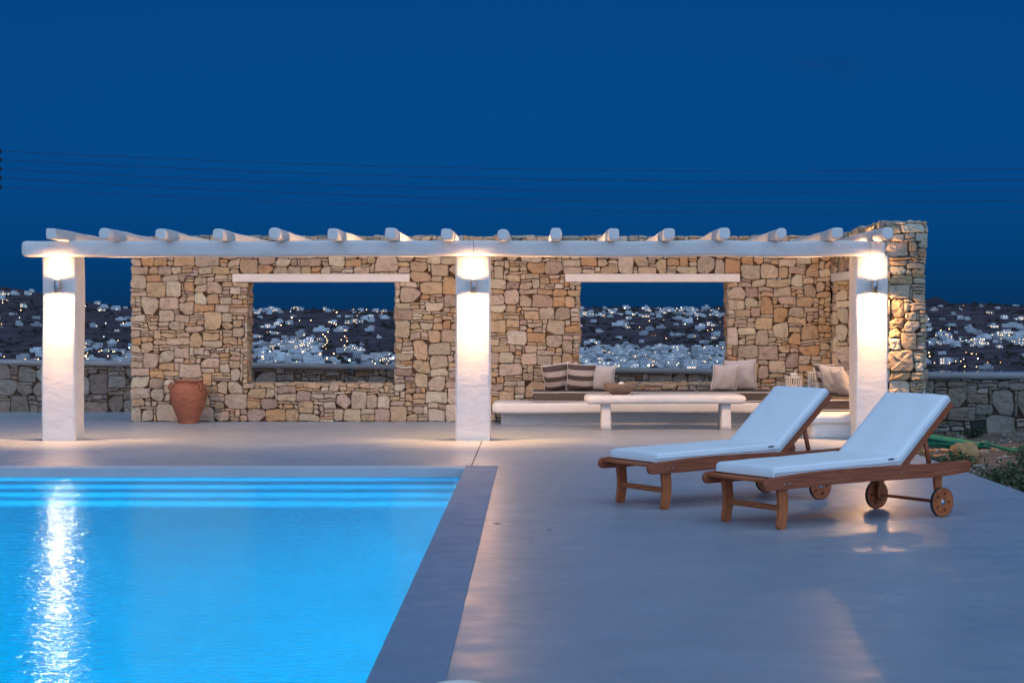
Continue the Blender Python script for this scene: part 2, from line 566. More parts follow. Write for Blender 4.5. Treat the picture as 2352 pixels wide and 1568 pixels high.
# pool basin with broad entry steps at the far end
bm = bmesh.new()
ZB = -1.5
def quad(bm, a, b_, c_, d):
    bm.faces.new([bm.verts.new(p) for p in (a, b_, c_, d)])
steps = [(-.50, PY1 - .36), (-.84, PY1 - .74), (-1.18, PY1 - 1.12)]
basin_y1 = PY1 + .02
quad(bm, (PX0-.02, PY0-.02, ZB), (PX1+.02, PY0-.02, ZB), (PX1+.02, steps[-1][1], ZB), (PX0-.02, steps[-1][1], ZB))
for x in (PX0 - .02, PX1 + .02):
    quad(bm, (x, PY0-.02, ZB), (x, basin_y1, ZB), (x, basin_y1, -.20), (x, PY0-.02, -.20))
quad(bm, (PX0-.02, PY0-.02, ZB), (PX1+.02, PY0-.02, ZB), (PX1+.02, PY0-.02, -.20), (PX0-.02, PY0-.02, -.20))
quad(bm, (PX0-.02, basin_y1, steps[0][0]), (PX1+.02, basin_y1, steps[0][0]), (PX1+.02, basin_y1, -.20), (PX0-.02, basin_y1, -.20))
basin = link("pool_basin", bm_mesh(bm), M["pool_plaster"])
tag(basin, "pale plastered swimming pool basin lit under water", kind="structure")
V = []; F = []
prof = [(basin_y1 - .001, steps[0][0])]
for i, (z, y) in enumerate(steps):
    nz_ = steps[i + 1][0] if i + 1 < len(steps) else ZB
    for k in range(7):
        a_ = R(90 * k / 6); r_ = .15
        prof.append((y + r_ - r_ * math.sin(a_), z - r_ + r_ * math.cos(a_)))
    for k in range(5):
        a_ = R(90 * k / 4); r_ = .15
        prof.append((y - r_ + r_ * math.cos(a_), nz_ + r_ - r_ * math.sin(a_)))
for (y, z) in prof:
    V += [(PX0 - .015, y, z), (PX1 + .015, y, z)]
for i in range(len(prof) - 1):
    F.append((2 * i, 2 * i + 1, 2 * i + 3, 2 * i + 2))
st_ = link("entry_steps", mesh_from(V, F, True), M["pool_plaster"], basin)

WL = -.085
wm = mesh_from([(PX0, PY0, WL), (PX1, PY0, WL), (PX1, PY1, WL), (PX0, PY1, WL)], [(0, 1, 2, 3)])
water = link("pool_water", wm, M["pool_water"])
tag(water, "bright blue rippled water of the swimming pool", kind="structure")

# underwater pool lamps: round lens with a rim, in the side walls
def pool_lamp(x, y, z, rot, label, power):
    e = empty("pool_lamp", (x, y, z)); e.rotation_euler = (0, rot, 0)
    link("lens", lathe([(.001, .02), (.08, .018), (.11, 0)], 20), M["pool_lens"], e)
    link("rim", lathe([(.11, 0), (.14, .0), (.14, .02), (.11, .025)], 20), M["steel"], e)
    tag(e, label, "pool lamp", "underwater lamps in the pool walls")
    ld = bpy.data.lights.new("pool_light", 'AREA'); ld.shape = 'DISK'; ld.size = .2; ld.energy = power; ld.color = (.45, .80, 1.0)
    l = bpy.data.objects.new("pool_light", ld); COL.objects.link(l); l.parent = e; l.location = (0, 0, .03); l.rotation_euler = (math.pi, 0, 0)
for y, w_ in ((6.0, "nearest"), (9.0, "second"), (12.0, "third"), (15.0, "farthest")):
    pool_lamp(PX0 - .015, y, -.70, R(90), "round underwater lamp in the far long wall of the pool, " + w_ + " one", 330)
    pool_lamp(PX1 + .015, y, -.70, R(-90), "round underwater lamp in the pool wall below the coping band, " + w_ + " one", 180)

# soil beside the terrace, the slope to the bay, the sea, the far hillside
V = []; F = []
xs = np.concatenate([np.linspace(-70, -14, 8), np.linspace(-12, 3, 8), np.linspace(4.17, 12, 50), np.linspace(14, 90, 10)])
ys = np.concatenate([np.linspace(-25, 8, 10), np.linspace(9, 24, 70), np.linspace(25, 40, 12), np.linspace(48, 220, 12)])
for y in ys:
    for x in xs:
        z = -.12 if x > 4.1 else -1.9
        if x > 4.1:
            z += .05 * mnoise.noise(Vector((x * 1.3, y * 1.3, 0))) + .025 * mnoise.noise(Vector((x * 4, y * 4, 2)))
            z += min(.10, max(0, (x - 4.3) * .06)) + min(.0, 0)
        if y > 31: z = min(z, z - (y - 31) ** 1.02 * .24)
        V.append((x, y, z))
nx = len(xs)
for j in range(len(ys) - 1):
    for i in range(nx - 1):
        F.append((j * nx + i, j * nx + i + 1, (j + 1) * nx + i + 1, (j + 1) * nx + i))
ground = link("ground", mesh_from(V, F, True), M["soil"])
tag(ground, "dry stony soil beside the terrace", kind="structure")
sea = link("sea", mesh_from([(-4000, 40, -78), (4000, 40, -78), (4000, 3200, -78), (-4000, 3200, -78)], [(0, 1, 2, 3)]), M["sea_water"])
tag(sea, "dark sea in the bay", kind="structure")

F0 = 4150.0
def crest(ax):
    tab = [(-2600, 640), (-600, 640), (0, 656), (60, 664), (200, 692), (300, 704), (600, 708), (750, 709), (904, 710), (1100, 706), (1340, 705),
           (1500, 704), (1660, 706), (1900, 701), (2128, 702), (2250, 694), (2352, 701), (2500, 696), (2800, 690), (4000, 680)]
    for (a, b_), (c_, d) in zip(tab, tab[1:]):
        if a <= ax <= c_:
            return b_ + (d - b_) * (ax - a) / (c_ - a)
    return 680
Y0H, Y1H = 2700.0, 4600.0
def hill_z(az, Y):
    """height of the far hillside at bearing tangent az and depth Y"""
    ax = 1227 + F0 * az
    t = (Y - Y0H) / (Y1H - Y0H)
    c_ = crest(ax) + 2.0
    if t <= 1:
        s = 1 - (1 - max(t, -.2)) ** 1.25 if t > 0 else t * 1.25
        el = 852 + (c_ - 852) * s
        el += 3.0 * mnoise.noise(Vector((az * 40, t * 6, 0))) * min(1, max(0, t * 4)) * (1 - .6 * max(0, t - .7) / .3)
    else:
        el = c_ + (t - 1) * 60
    return EYE - (el - 729) / F0 * Y
V = []; F = []
azs = np.linspace(-.75, .75, 261)
ds = np.concatenate([np.linspace(2350, 4600, 80), np.linspace(4660, 5600, 8)])
for Y in ds:
    for a in azs:
        V.append((a * Y, Y, hill_z(a, Y)))
na = len(azs)
for j in range(len(ds) - 1):
    for i in range(na - 1):
        F.append((j * na + i, j * na + i + 1, (j + 1) * na + i + 1, (j + 1) * na + i))
hill = link("hillside", mesh_from(V, F, True), M["hill_earth"])
tag(hill, "dark brown hillside across the bay", kind="structure")
# bare dark mountain further away on the right
V = []; F = []
nn = 60
for j in range(14):
    Y = 8600 + j * 240
    for i in range(nn + 1):
        a = .10 + .35 * i / nn
        ax = 1227 + F0 * a
        h = 58 * math.exp(-((ax - 2150) / 48) ** 2) * .62 + 18 * math.exp(-((ax - 2020) / 130) ** 2) + 22 * math.exp(-((ax - 1650) / 60) ** 2) + 20 * math.exp(-((ax - 2700) / 200) ** 2)
        h += 3 * mnoise.noise(Vector((ax * .03, j * .4, 1))) + 1.2 * mnoise.noise(Vector((ax * .12, j * .9, 4)))
        prof = math.sin(min(1, j / 8) * math.pi / 2)
        V.append((a * Y, Y, EYE + (h * prof + 5) / F0 * Y * .98))
for j in range(13):
    for i in range(nn):
        F.append((j * (nn + 1) + i, j * (nn + 1) + i + 1, (j + 1) * (nn + 1) + i + 1, (j + 1) * (nn + 1) + i))
fm = link("far_mountain", mesh_from(V, F, True), M["far_mountain"])
tag(fm, "bare dark mountain beyond the hillside", kind="structure")

# ================================================================== STONE WALLS
CELL = .036
PAL = [((.41, .34, .255), .46), ((.41, .31, .20), .25), ((.42, .275, .155), .09), ((.33, .26, .205), .10), ((.48, .42, .33), .10)]
def pick_tone(rng, gain=1.0):
    r = rng.random(); acc = 0
    for c_, w in PAL:
        acc += w
        if r <= acc: break
    g = gain * rng.uniform(.86, 1.12)
    return tuple(min(.8, v * g * rng.uniform(.96, 1.04)) for v in c_)

def warp(x, y, seed):
    q = Vector((x * 5.5 + seed * 13.1, y * 5.5, seed * 1.7))
    q2 = Vector((x * 15 + seed * 3.1, y * 15, seed * 2.7 + 5))
    return (mnoise.noise(q) * .026 + mnoise.noise(q2) * .006, mnoise.noise(q + Vector((31, 7, 9))) * .026 + mnoise.noise(q2 + Vector((3, 17, 9))) * .006)

def lay_stones(W, H, block, seed, big=.55, scale=1.0):
    """fill a W x H face with roughly coursed rubble; block = rectangles left free. Returns cell rectangles"""
    rng = random.Random(seed)
    nx, ny = int(round(W / CELL)), int(round(H / CELL))
    occ = np.zeros((ny, nx), bool)
    for (x0, x1, y0, y1) in block:
        occ[max(0, int(round(y0 / CELL))):max(0, int(round(y1 / CELL))), max(0, int(round(x0 / CELL))):max(0, int(round(x1 / CELL)))] = True
    out = []
    def put(x, y, w, h):
        occ[y:y + h, x:x + w] = True
        out.append((x, y, w, h))
    # large stones first, scattered; then courses of smaller ones between them
    tries = int(nx * ny * .12)
    for t in range(tries):
        k = 1 - t / tries
        w = int(rng.triangular(4, 10, 6.5) * scale * (.75 + .35 * k)); h = int(rng.triangular(4, 8, 5.5) * scale * (.75 + .35 * k))
        if rng.random() < .3: h = max(3, int(h * .65))
        w = max(3, w); h = max(3, h)
        if nx - w < 0 or ny - h < 0: continue
        x = rng.randint(0, nx - w); y = rng.randint(0, ny - h)
        # slide down and left to sit tight against what is there
        if occ[y:y + h, x:x + w].any(): continue
        for _ in range(14):
            if y > 0 and not occ[y - 1, x:x + w].any(): y -= 1
            else: break
        for _ in range(14):
            if x > 0 and not occ[y:y + h, x - 1].any(): x -= 1
            else: break
        # avoid leaving a one-cell slot
        put(x, y, w, h)
    for y in range(ny):
        x = 0
        while x < nx:
            if occ[y, x]:
                x += 1; continue
            w = 1
            while x + w < nx and not occ[y, x + w]: w += 1
            wmax = w
            w = min(w, rng.choice([2, 3, 4, 4, 5, 6, 7]))
            if wmax - w == 1 and wmax <= 7: w = wmax
            h = 1; hm = rng.choice([1, 1, 2, 2, 3]) if w > 1 else rng.choice([2, 3, 4])
            while h < hm and y + h < ny and not occ[y + h, x:x + w].any(): h += 1
            put(x, y, w, h)
            x += w
    return out

def stone_geo(x, y, w, h, seed, rng, relief):
    """verts (u,v,n) and faces of one stone"""
    x0, x1, y0, y1 = x * CELL, (x + w) * CELL, y * CELL, (y + h) * CELL
    j = rng.uniform(.0025, .0055)
    x0 += j; x1 -= j; y0 += j; y1 -= j
    W_, H_ = x1 - x0, y1 - y0
    mn = min(W_, H_)
    pts = []
    seg = 2 if rng.random() < .7 or mn < .07 else 3
    def corner(cx, cy, sx, sy, flip):
        big_cut = rng.random() < .18
        rx = min(W_ * .45, mn * (rng.uniform(.3, .55) if big_cut else rng.uniform(.04, .22))); ry = min(H_ * .45, mn * (rng.uniform(.3, .55) if big_cut else rng.uniform(.04, .22)))
        res = []
        for i in range(seg):
            a = (i / (seg - 1)) * math.pi / 2
            # point on an elliptic corner
            px = cx + sx * (-rx + rx * math.sin(a)); py = cy + sy * (-ry + ry * math.cos(a))
            res.append((px, py))
        return res[::-1] if flip else res
    c1 = corner(x1, y0, 1, -1, False)     # bottom right: from bottom edge to right edge
    c2 = corner(x1, y1, 1, 1, True)       # top right: right edge to top edge
    c3 = corner(x0, y1, -1, 1, False)
    c4 = corner(x0, y0, -1, -1, True)
    def mid(p, q):
        L = math.hypot(p[0]-q[0], p[1]-q[1])
        if L > .075:
            k = 2 if L > .15 else 1
            return [(p[0] + (q[0]-p[0]) * (i + 1) / (k + 1), p[1] + (q[1]-p[1]) * (i + 1) / (k + 1)) for i in range(k)]
        return []
    ring = c4 + mid(c4[-1], c1[0]) + c1 + mid(c1[-1], c2[0]) + c2 + mid(c2[-1], c3[0]) + c3 + mid(c3[-1], c4[0])
    out = []
    for (px, py) in ring:
        dx, dy = warp(px, py, seed)
        jit = .0025 if mn < .07 else .004
        out.append((px + dx + rng.uniform(-jit, jit), py + dy + rng.uniform(-jit, jit)))
    n = len(out)
    cx = sum(p[0] for p in out) / n; cy = sum(p[1] for p in out) / n
    h0 = rng.uniform(-.018, .014) * relief
    tx, ty = rng.uniform(-.05, .05) * relief, rng.uniform(-.06, .06) * relief
    def hz(px, py): return h0 + (px - cx) * tx + (py - cy) * ty
    V = []; F = []
    ed = min(.011, mn * .14)
    rad = mn / 2
    k1 = max(.5, 1 - ed / rad * .75)
    for (px, py) in out: V.append((px, py, -.06))
    for (px, py) in out: V.append((px, py, hz(px, py) - ed * rng.uniform(.7, 1.5)))
    for (px, py) in out:
        qx, qy = cx + (px - cx) * k1, cy + (py - cy) * k1
        V.append((qx, qy, hz(qx, qy) + rng.uniform(-.003, .003)))
    rings = 3
    if mn > .085:
        rings = 4
        for (px, py) in out:
            kk = .5 + rng.uniform(-.08, .08)
            qx, qy = cx + (px - cx) * kk, cy + (py - cy) * kk
            V.append((qx, qy, hz(qx, qy) + rng.uniform(-.003, .007) * relief))
    V.append((cx, cy, hz(cx, cy) + rng.uniform(.0, .008) * relief))
    for r in range(rings - 1):
        for i in range(n):
            jn = (i + 1) % n
            F.append((r * n + i, r * n + jn, (r + 1) * n + jn, (r + 1) * n + i))
    cidx = len(V) - 1
    for i in range(n):
        F.append(((rings - 1) * n + i, (rings - 1) * n + (i + 1) % n, cidx))
    return V, F

def build_stones(parent, faces, limit=300, gain=1.0, seed=1, relief=1.0, mat="stone"):
    """faces: list of dict(o=origin, u=unit along, n=outward normal, W, H, block). Stones become children of parent."""
    allst = []
    for fi, f in enumerate(faces):
        sd = seed * 10 + fi
        rng = random.Random(sd * 77 + 5)
        o = Vector(f["o"]); u = Vector(f["u"]); nrm = Vector(f["n"]); up = Vector(f.get("v", (0, 0, 1)))
        for (x, y, w, h) in lay_stones(f["W"], f["H"], f.get("block", []), sd, scale=f.get("scale", 1.0)):
            Vv, Ff = stone_geo(x, y, w, h, sd, rng, relief)
            P = [o + u * a + up * b_ + nrm * c_ for a, b_, c_ in Vv]
            tn = pick_tone(rng, gain * f.get("gain", 1.0)); gy = f.get("gray", 0.0); lm_ = sum(tn) / 3
            tn = tuple(v + (lm_ * q_ - v) * gy for v, q_ in zip(tn, (1.06, .97, .97)))
            allst.append((w * h * f.get("weight", 1.0), P, Ff, tn, u.cross(up).dot(nrm) < 0))
    allst.sort(key=lambda s: -s[0])
    def finish(me, tones):
        a = me.attributes.new("tone", 'FLOAT_COLOR', 'POINT')
        a.data.foreach_set("color", np.array(tones, np.float32).ravel())
        me.materials.append(M[mat])
    for (ar, P, Ff, tone, flip) in allst[:limit]:
        c_ = sum(P, Vector()) / len(P)
        if flip: Ff = [tuple(reversed(q)) for q in Ff]
        me = mesh_from(P, Ff)
        finish(me, [(*tone, 1)] * len(P))
        link("stone", me, None, parent)
    rest = allst[limit:]
    if rest:
        V = []; F = []; T = []
        for (ar, P, Ff, tone, flip) in rest:
            b0 = len(V)
            V += P; T += [(*tone, 1)] * len(P)
            for q in Ff:
                q = tuple(i + b0 for i in q)
                F.append(tuple(reversed(q)) if flip else q)
        me = mesh_from(V, F)
        finish(me, T)
        o = link("small_stones", me, None, parent)
        o["kind"] = "stuff"
        o["label"] = "small chinking stones packed between the larger ones"

def core_with_openings(x0, x1, y0, y1, z0, z1, openings, axis='x'):
    """mortar core as boxes around rectangular openings (a0,a1,z0,z1) along the long axis"""
    bm = bmesh.new()
    cuts = sorted({x0, x1, *[o[0] for o in openings], *[o[1] for o in openings]} if axis == 'x' else {y0, y1, *[o[0] for o in openings], *[o[1] for o in openings]})
    for a, b_ in zip(cuts, cuts[1:]):
        zz = [(z0, z1)]
        for o in openings:
            if o[0] <= a + 1e-6 and b_ - 1e-6 <= o[1]:
                zz = [(z0, o[2]), (o[3], z1)]
        for (p, q) in zz:
            if axis == 'x': bm_box(bm, a, b_, y0, y1, p, q)
            else: bm_box(bm, x0, x1, a, b_, p, q)
    return bm_mesh(bm)

def sn(v): return round(v / CELL) * CELL

# --- the back wall, two window openings
BX0, BX1, BY, BT, BH = -5.72, 4.20, 25.60, .56, 2.62
H_ = sn(BH)
ops = []
for (a, b_) in ((-4.07, -1.99), (.66, 2.745)):
    ops.append((BX0 + sn(a - BX0), BX0 + sn(b_ - BX0), sn(.555), sn(1.985)))
MR = .045     # mortar lies this far behind the stone faces
wall = empty("stone_wall", ((BX0 + BX1) / 2, BY, 0))
tag(wall, "long beige stone wall with two wide window openings behind the pergola", "wall")
wall_off = Vector(wall.location)
def child(o, parent):   # keep world placement under an empty that is only translated
    o.location = -Vector(parent.location)
    return o
core = link("mortar_core", core_with_openings(BX0 + MR, BX1, BY + MR, BY + BT - MR, -.02, H_ - MR, [(a - MR, b_ + MR, z0 - MR, z1 + MR) for a, b_, z0, z1 in ops]), M["mortar"], wall)
child(core, wall)
lints = []
for (a, b_, z0, z1), (la, lb) in zip(ops, ((-4.29, -1.77), (.45, 2.91))):
    l0, l1 = BX0 + sn(la - BX0), BX0 + sn(lb - BX0)
    lh = .118
    li = link("lintel", box_mesh(l0 + .004, l1 - .004, BY - .012, BY + BT - .03, z1 - .002, z1 + lh - .006, .006), M["plaster"], wall)
    child(li, wall)
    lints.append((l0, l1, z1 - .005, z1 + lh))
blocks = [(a - BX0, b_ - BX0, z0, z1) for a, b_, z0, z1 in ops] + [(a - BX0, b_ - BX0, sn(z0), sn(z1)) for a, b_, z0, z1 in lints]
fl = [dict(o=(BX0, BY, 0), u=(1, 0, 0), n=(0, -1, 0), W=BX1 - BX0, H=H_, block=blocks)]
hole = H_
for i, (a, b_, z0, z1) in enumerate(ops):
    fl.append(dict(o=(a, BY + .05, z0), u=(0, 1, 0), n=(1, 0, 0), W=BT - .09, H=z1 - z0, scale=.85, weight=.3))      # left reveal
    fl.append(dict(o=(b_, BY + .05, z0), u=(0, 1, 0), n=(-1, 0, 0), W=BT - .09, H=z1 - z0, scale=.85, weight=.3))    # right reveal
    fl.append(dict(o=(a + .01, BY + .05, z0), u=(1, 0, 0), v=(0, 1, 0), n=(0, 0, 1), W=b_ - a - .02, H=BT - .09, scale=1.0, weight=.3))   # sill
fl.append(dict(o=(BX0, BY + .05, 0), u=(0, 1, 0), n=(-1, 0, 0), W=BT - .09, H=H_, weight=.1))
fl.append(dict(o=(BX0, BY + .05, H_ + .0), u=(1, 0, 0), v=(0, 1, 0), n=(0, 0, 1), W=BX1 - BX0, H=BT - .09, weight=.1))
tmp = empty("tmp")
build_stones(tmp, fl, 300, seed=3)
for o in list(tmp.children):
    o.parent = wall; child(o, wall)
bpy.data.objects.remove(tmp)

# --- the wing wall on the right, with an opening in it; its end faces the pool
GX0, GX1, GY0, GY1, GH = 4.20, 4.70, 21.645, 26.16, 2.64
GHs = sn(GH)
gops = [(22.70, 25.30, sn(.56), sn(1.985))]
wing = empty("stone_wing_wall", ((GX0 + GX1) / 2, GY0, 0))
tag(wing, "stone wing wall with rugged end standing right of the pergola", "wall")
core = link("mortar_core", core_with_openings(GX0 + MR, GX1 - MR, GY0 + MR, GY1, -.25, GHs - MR, [(a - MR, b_ + MR, z0 - MR, z1 + MR) for a, b_, z0, z1 in gops], 'y'), M["mortar"], wing)
child(core, wing)
li = link("lintel", box_mesh(GX0 - .012, GX1 - .04, 22.5, 25.5, gops[0][3] - .002, gops[0][3] + .112, .006), M["plaster"], wing); child(li, wing)
fl = [dict(o=(GX0 + .055, GY0, -.18), u=(1, 0, 0), n=(0, -1, 0), W=GX1 - GX0 - .055, H=2.36, weight=3, scale=1.0),
      dict(o=(GX0 + .01, GY0, -.18 + 2.376), u=(1, 0, 0), n=(0, -1, 0), W=GX1 - GX0 - .01, H=GHs - 2.196, weight=3, scale=1.0),
      dict(o=(GX0, GY0, 0), u=(0, 1, 0), n=(-1, 0, 0), W=BY - GY0, H=GHs, block=[(22.70 - GY0, 25.30 - GY0, .56, 1.985), (22.5 - GY0, 25.5 - GY0, 1.98, 2.10)]),
      dict(o=(GX0 + .02, 25.30, .56), u=(1, 0, 0), n=(0, -1, 0), W=GX1 - GX0 - .04, H=1.43, weight=2),
      dict(o=(GX1, GY0 + .03, -.18), u=(0, 1, 0), n=(1, 0, 0), W=1.9, H=GHs + .18, weight=.4),
      dict(o=(GX0, GY0, GHs), u=(1, 0, 0), v=(0, 1, 0), n=(0, 0, 1), W=GX1 - GX0, H=BY - GY0, weight=.3)]
tmp = empty("tmp")
build_stones(tmp, fl, 220, seed=11, relief=1.7)
for o in list(tmp.children):
    o.parent = wing; child(o, wing)
bpy.data.objects.remove(tmp)

# --- low parapet walls with a flat cement coping
def parapet(name, label, x0, x1, y, zt0, zt1, zb, seed, th=.07, gain=.66, scale=1.25, holes=()):
    e = empty(name, ((x0 + x1) / 2, y, 0)); tag(e, label, "wall")
    T = .5
    V = [(x0, y + .05, zb - .2), (x1, y + .05, zb - .2), (x1, y + T, zb - .2), (x0, y + T, zb - .2),
         (x0, y + .05, zt0 - th + .01), (x1, y + .05, zt1 - th + .01), (x1, y + T, zt1 - th + .01), (x0, y + T, zt0 - th + .01)]
    F = [(0, 3, 2, 1), (4, 5, 6, 7), (0, 1, 5, 4), (1, 2, 6, 5), (2, 3, 7, 6), (3, 0, 4, 7)]
    child(link("mortar_core", mesh_from(V, F), M["mortar"], e), e)
    # coping: slab with a slightly uneven front arris
    V = []; F = []
    n = 60
    for i in range(n + 1):
        t = i / n; x = x0 + (x1 - x0) * t; z = zt0 + (zt1 - zt0) * t
        w = .012 * mnoise.noise(Vector((x * 1.3, seed, 0)))
        d = .02 * mnoise.noise(Vector((x * 2.1, seed + 3, 0)))
        V += [(x, y + T + .03, z), (x, y - .02 + w, z), (x, y - .035 + w, z - .015), (x, y - .03 + w, z - th + d), (x, y + .06, z - th - .01)]
    for i in range(n):
        for j in range(4):
            F.append((i * 5 + j, i * 5 + j + 1, (i + 1) * 5 + j + 1, (i + 1) * 5 + j))
    child(link("wall_coping", mesh_from(V, F, True), M["coping_cement"], e), e)
    tmp = empty("tmp")
    f = dict(o=(x0, y, zb), u=Vector((x1 - x0, 0, zt1 - zt0)).normalized(), n=(0, -1, 0), W=x1 - x0, H=max(.3, (zt0 - zb) - th + .005), scale=scale, gray=.3, block=list(holes))
    build_stones(tmp, [f], 300, seed=seed, relief=1.9, gain=gain)
    for o in list(tmp.children):
        o.parent = e; child(o, e)
    bpy.data.objects.remove(tmp)
    return e
parapet("parapet_wall", "low dark stone parapet with flat coping behind the long stone wall", -9.4, 4.15, 28.2, .825, .648, -.02, 21)
pr = parapet("parapet_wall", "low rugged stone parapet with cement coping beside the wing wall, above dry soil", 4.72, 11.5, 23.6, .752, .735, -.16, 31, th=.075, gain=.66, scale=1.45, holes=[(.97, 1.19, .11, .28)])
# dark plate painted as the shade inside a drain gap at that wall's foot
dg_ = link("drain_hole_shade", box_mesh(5.68, 5.92, 23.638, 23.70, -.06, .13), M["joint_and_hole_shade"], pr); child(dg_, pr)

# ================================================================== THE PERGOLA
CZ = 2.20
pergola = empty("pergola", (-.95, 21.6, 0))
tag(pergola, "white plastered pergola of three columns, long beam and many rafters", "pergola")
BFY = 21.63
cols = [(-5.90, -5.495), (-.943, -.526), (3.852, 4.245)]
for i, (a, b_) in enumerate(cols):
    w = b_ - a; d = .46
    me = loft(((a + b_) / 2, BFY + d / 2, -.03), ((a + b_) / 2, BFY + d / 2, CZ + .03), rrect(w, d, .028, 4), n=26, end=.05, wob=.012, seed=i + 1, up=(0, 1, 0), endmin=.86)
    child(link("column", me, M["plaster"], pergola), pergola)
beam = link("beam", loft((-6.12, BFY + .065, 2.295), (4.195, BFY + .065, 2.295), rrect(.31, .186, .035, 4), n=60, end=.06, wob=.016, seed=5, endmin=.6), M["plaster"], pergola); child(beam, pergola)
rx = [117, 240, 367, 500, 630, 765, 895, 1025, 1155, 1277, 1408, 1535, 1662, 1796, 1923, 2040]
rng = random.Random(4)
for i, px in enumerate(rx):
    x = (px - 1227) / 198.0
    w = .128 + rng.uniform(-.010, .010); h = .134 + rng.uniform(-.010, .010)
    e_ = rng.choice([2.6, 3.2, 4.5, 6.0])
    y0 = 20.95 + rng.uniform(-.03, .03)
    me = loft((x, y0, 2.386 + h / 2 - .006), (x + rng.uniform(-.02, .02), BY + .2, 2.386 + h / 2 + rng.uniform(-.01, .015)), superell(w, h, e_), n=18, end=.022, wob=.016, seed=20 + i, endmin=.80)
    child(link("rafter", me, M["plaster"], pergola), pergola)
for cx_ in (-.735, 4.0):
    me = tube([(cx_, BFY - .02, 2.40), (cx_ + .008, BFY - .10, 2.385), (cx_ + .012, BFY - .10, 2.33), (cx_ + .008, BFY - .10, 2.25), (cx_ + .01, BFY - .10, 2.20)], .004, 6)
    child(link("cable", me, M["grey_cable"], pergola), pergola)

# wall lamps: upright metal cylinder throwing light up and down; opal glass cylinders on the column backs
WARM = (1.0, .51, .20)
def lamp_light(e, kind, loc, power, size=171, blend=.06, up=False, soft=.03):
    ld = bpy.data.lights.new("lamp_light", kind)
    ld.energy = power; ld.color = WARM if kind == 'SPOT' else (1.0, .58, .29); ld.shadow_soft_size = soft
    if kind == 'SPOT':
        ld.spot_size = R(size); ld.spot_blend = blend
    l = bpy.data.objects.new("lamp_light", ld); COL.objects.link(l); l.parent = e; l.location = loc
    if up: l.rotation_euler = (math.pi, 0, 0)
def sconce(x, y, z, label, group):
    e = empty("wall_lamp", (x, y, z)); tag(e, label, "wall lamp", group)
    off = -.090; h = .165; r = .036
    prof = [(r - .004, -h / 2 + .012), (r - .004, -h / 2), (r, -h / 2), (r, h / 2), (r - .004, h / 2), (r - .004, h / 2 - .012)]
    me = lathe(prof, 32, True); me.transform(Matrix.Translation((0, off, 0)))
    link("body", me, M["brushed_metal"], e)
    link("bracket", box_mesh(-.018, .018, off + r - .004, .012, -.05, .05, .003), M["steel"], e)
    for s in (-1, 1):
        lm = lathe([(.001, 0), (r - .006, 0), (r - .006, .003)], 24); lm.transform(Matrix.Translation((0, off, s * (h / 2 + (.0006 if s > 0 else -.0036)))))
        link("lens", lm, M["lens_warm"], e)
        k = 1.0 if s < 0 else .28
        lamp_light(e, 'SPOT', (0, off, s * (h / 2 + .012)), 78 * k, 171, .06, s > 0, .06)
        lamp_light(e, 'SPOT', (0, off, s * (h / 2 + .012)), 330 * k, 92, 1.0, s > 0)
def opal_lamp(x, y, z, label, group, power):
    e = empty("wall_lamp", (x, y, z)); tag(e, label, "wall lamp", group)
    me = lathe([(.036, -.08), (.04, -.076), (.04, .076), (.036, .08), (.001, .081)], 24, False); me.transform(Matrix.Translation((0, .07, 0)))
    link("glass", me, M["opal"], e)
    link("bracket", box_mesh(-.018, .018, -.012, .034, -.05, .05, .003), M["steel"], e)
    lamp_light(e, 'POINT', (0, .16, 0), power, soft=.04)
names = ("left column by the pool", "middle column", "column beside the wing wall")
for (a, b_), nm in zip(cols, names):
    sconce((a + b_) / 2 + .01, BFY, 1.85, "lit cylinder wall lamp on the front of the " + nm, "wall lamps on the column fronts")
    opal_lamp((a + b_) / 2 + .01, BFY + .46, 1.85, "opal wall lamp on the rear of the " + nm, "wall lamps on the column backs", 215)

# ================================================================== SEATING CORNER
bench = empty("built_in_bench", (1.8, 25.1, 0))
tag(bench, "white plastered L-shaped bench built along the stone walls", "bench")
child(link("seat_slab", loft((-.58, 25.17, .237), (4.19, 25.17, .237), rrect(.86, .15, .045, 4), n=40, end=.07, wob=.010, seed=40, endmin=.4), M["plaster"], bench), bench)
child(link("base", box_mesh(-.46, 4.19, 25.0, 25.58, -.01, .19, .012), M["plaster"], bench), bench)
child(link("side_slab", loft((3.74, 21.98, .235), (3.74, 24.80, .235), rrect(.90, .15, .05, 4), n=20, end=.16, wob=.012, seed=41, endmin=.25), M["plaster"], bench), bench)
child(link("side_base", loft((3.77, 22.10, -.01), (3.77, 22.10, .20), rrect(.78, .16, .07, 5), n=4, wob=.01, seed=42, up=(0, 1, 0)), M["plaster"], bench), bench)
child(link("side_base", box_mesh(3.40, 4.18, 22.14, 25.02, -.01, .19, .02), M["plaster"], bench), bench)

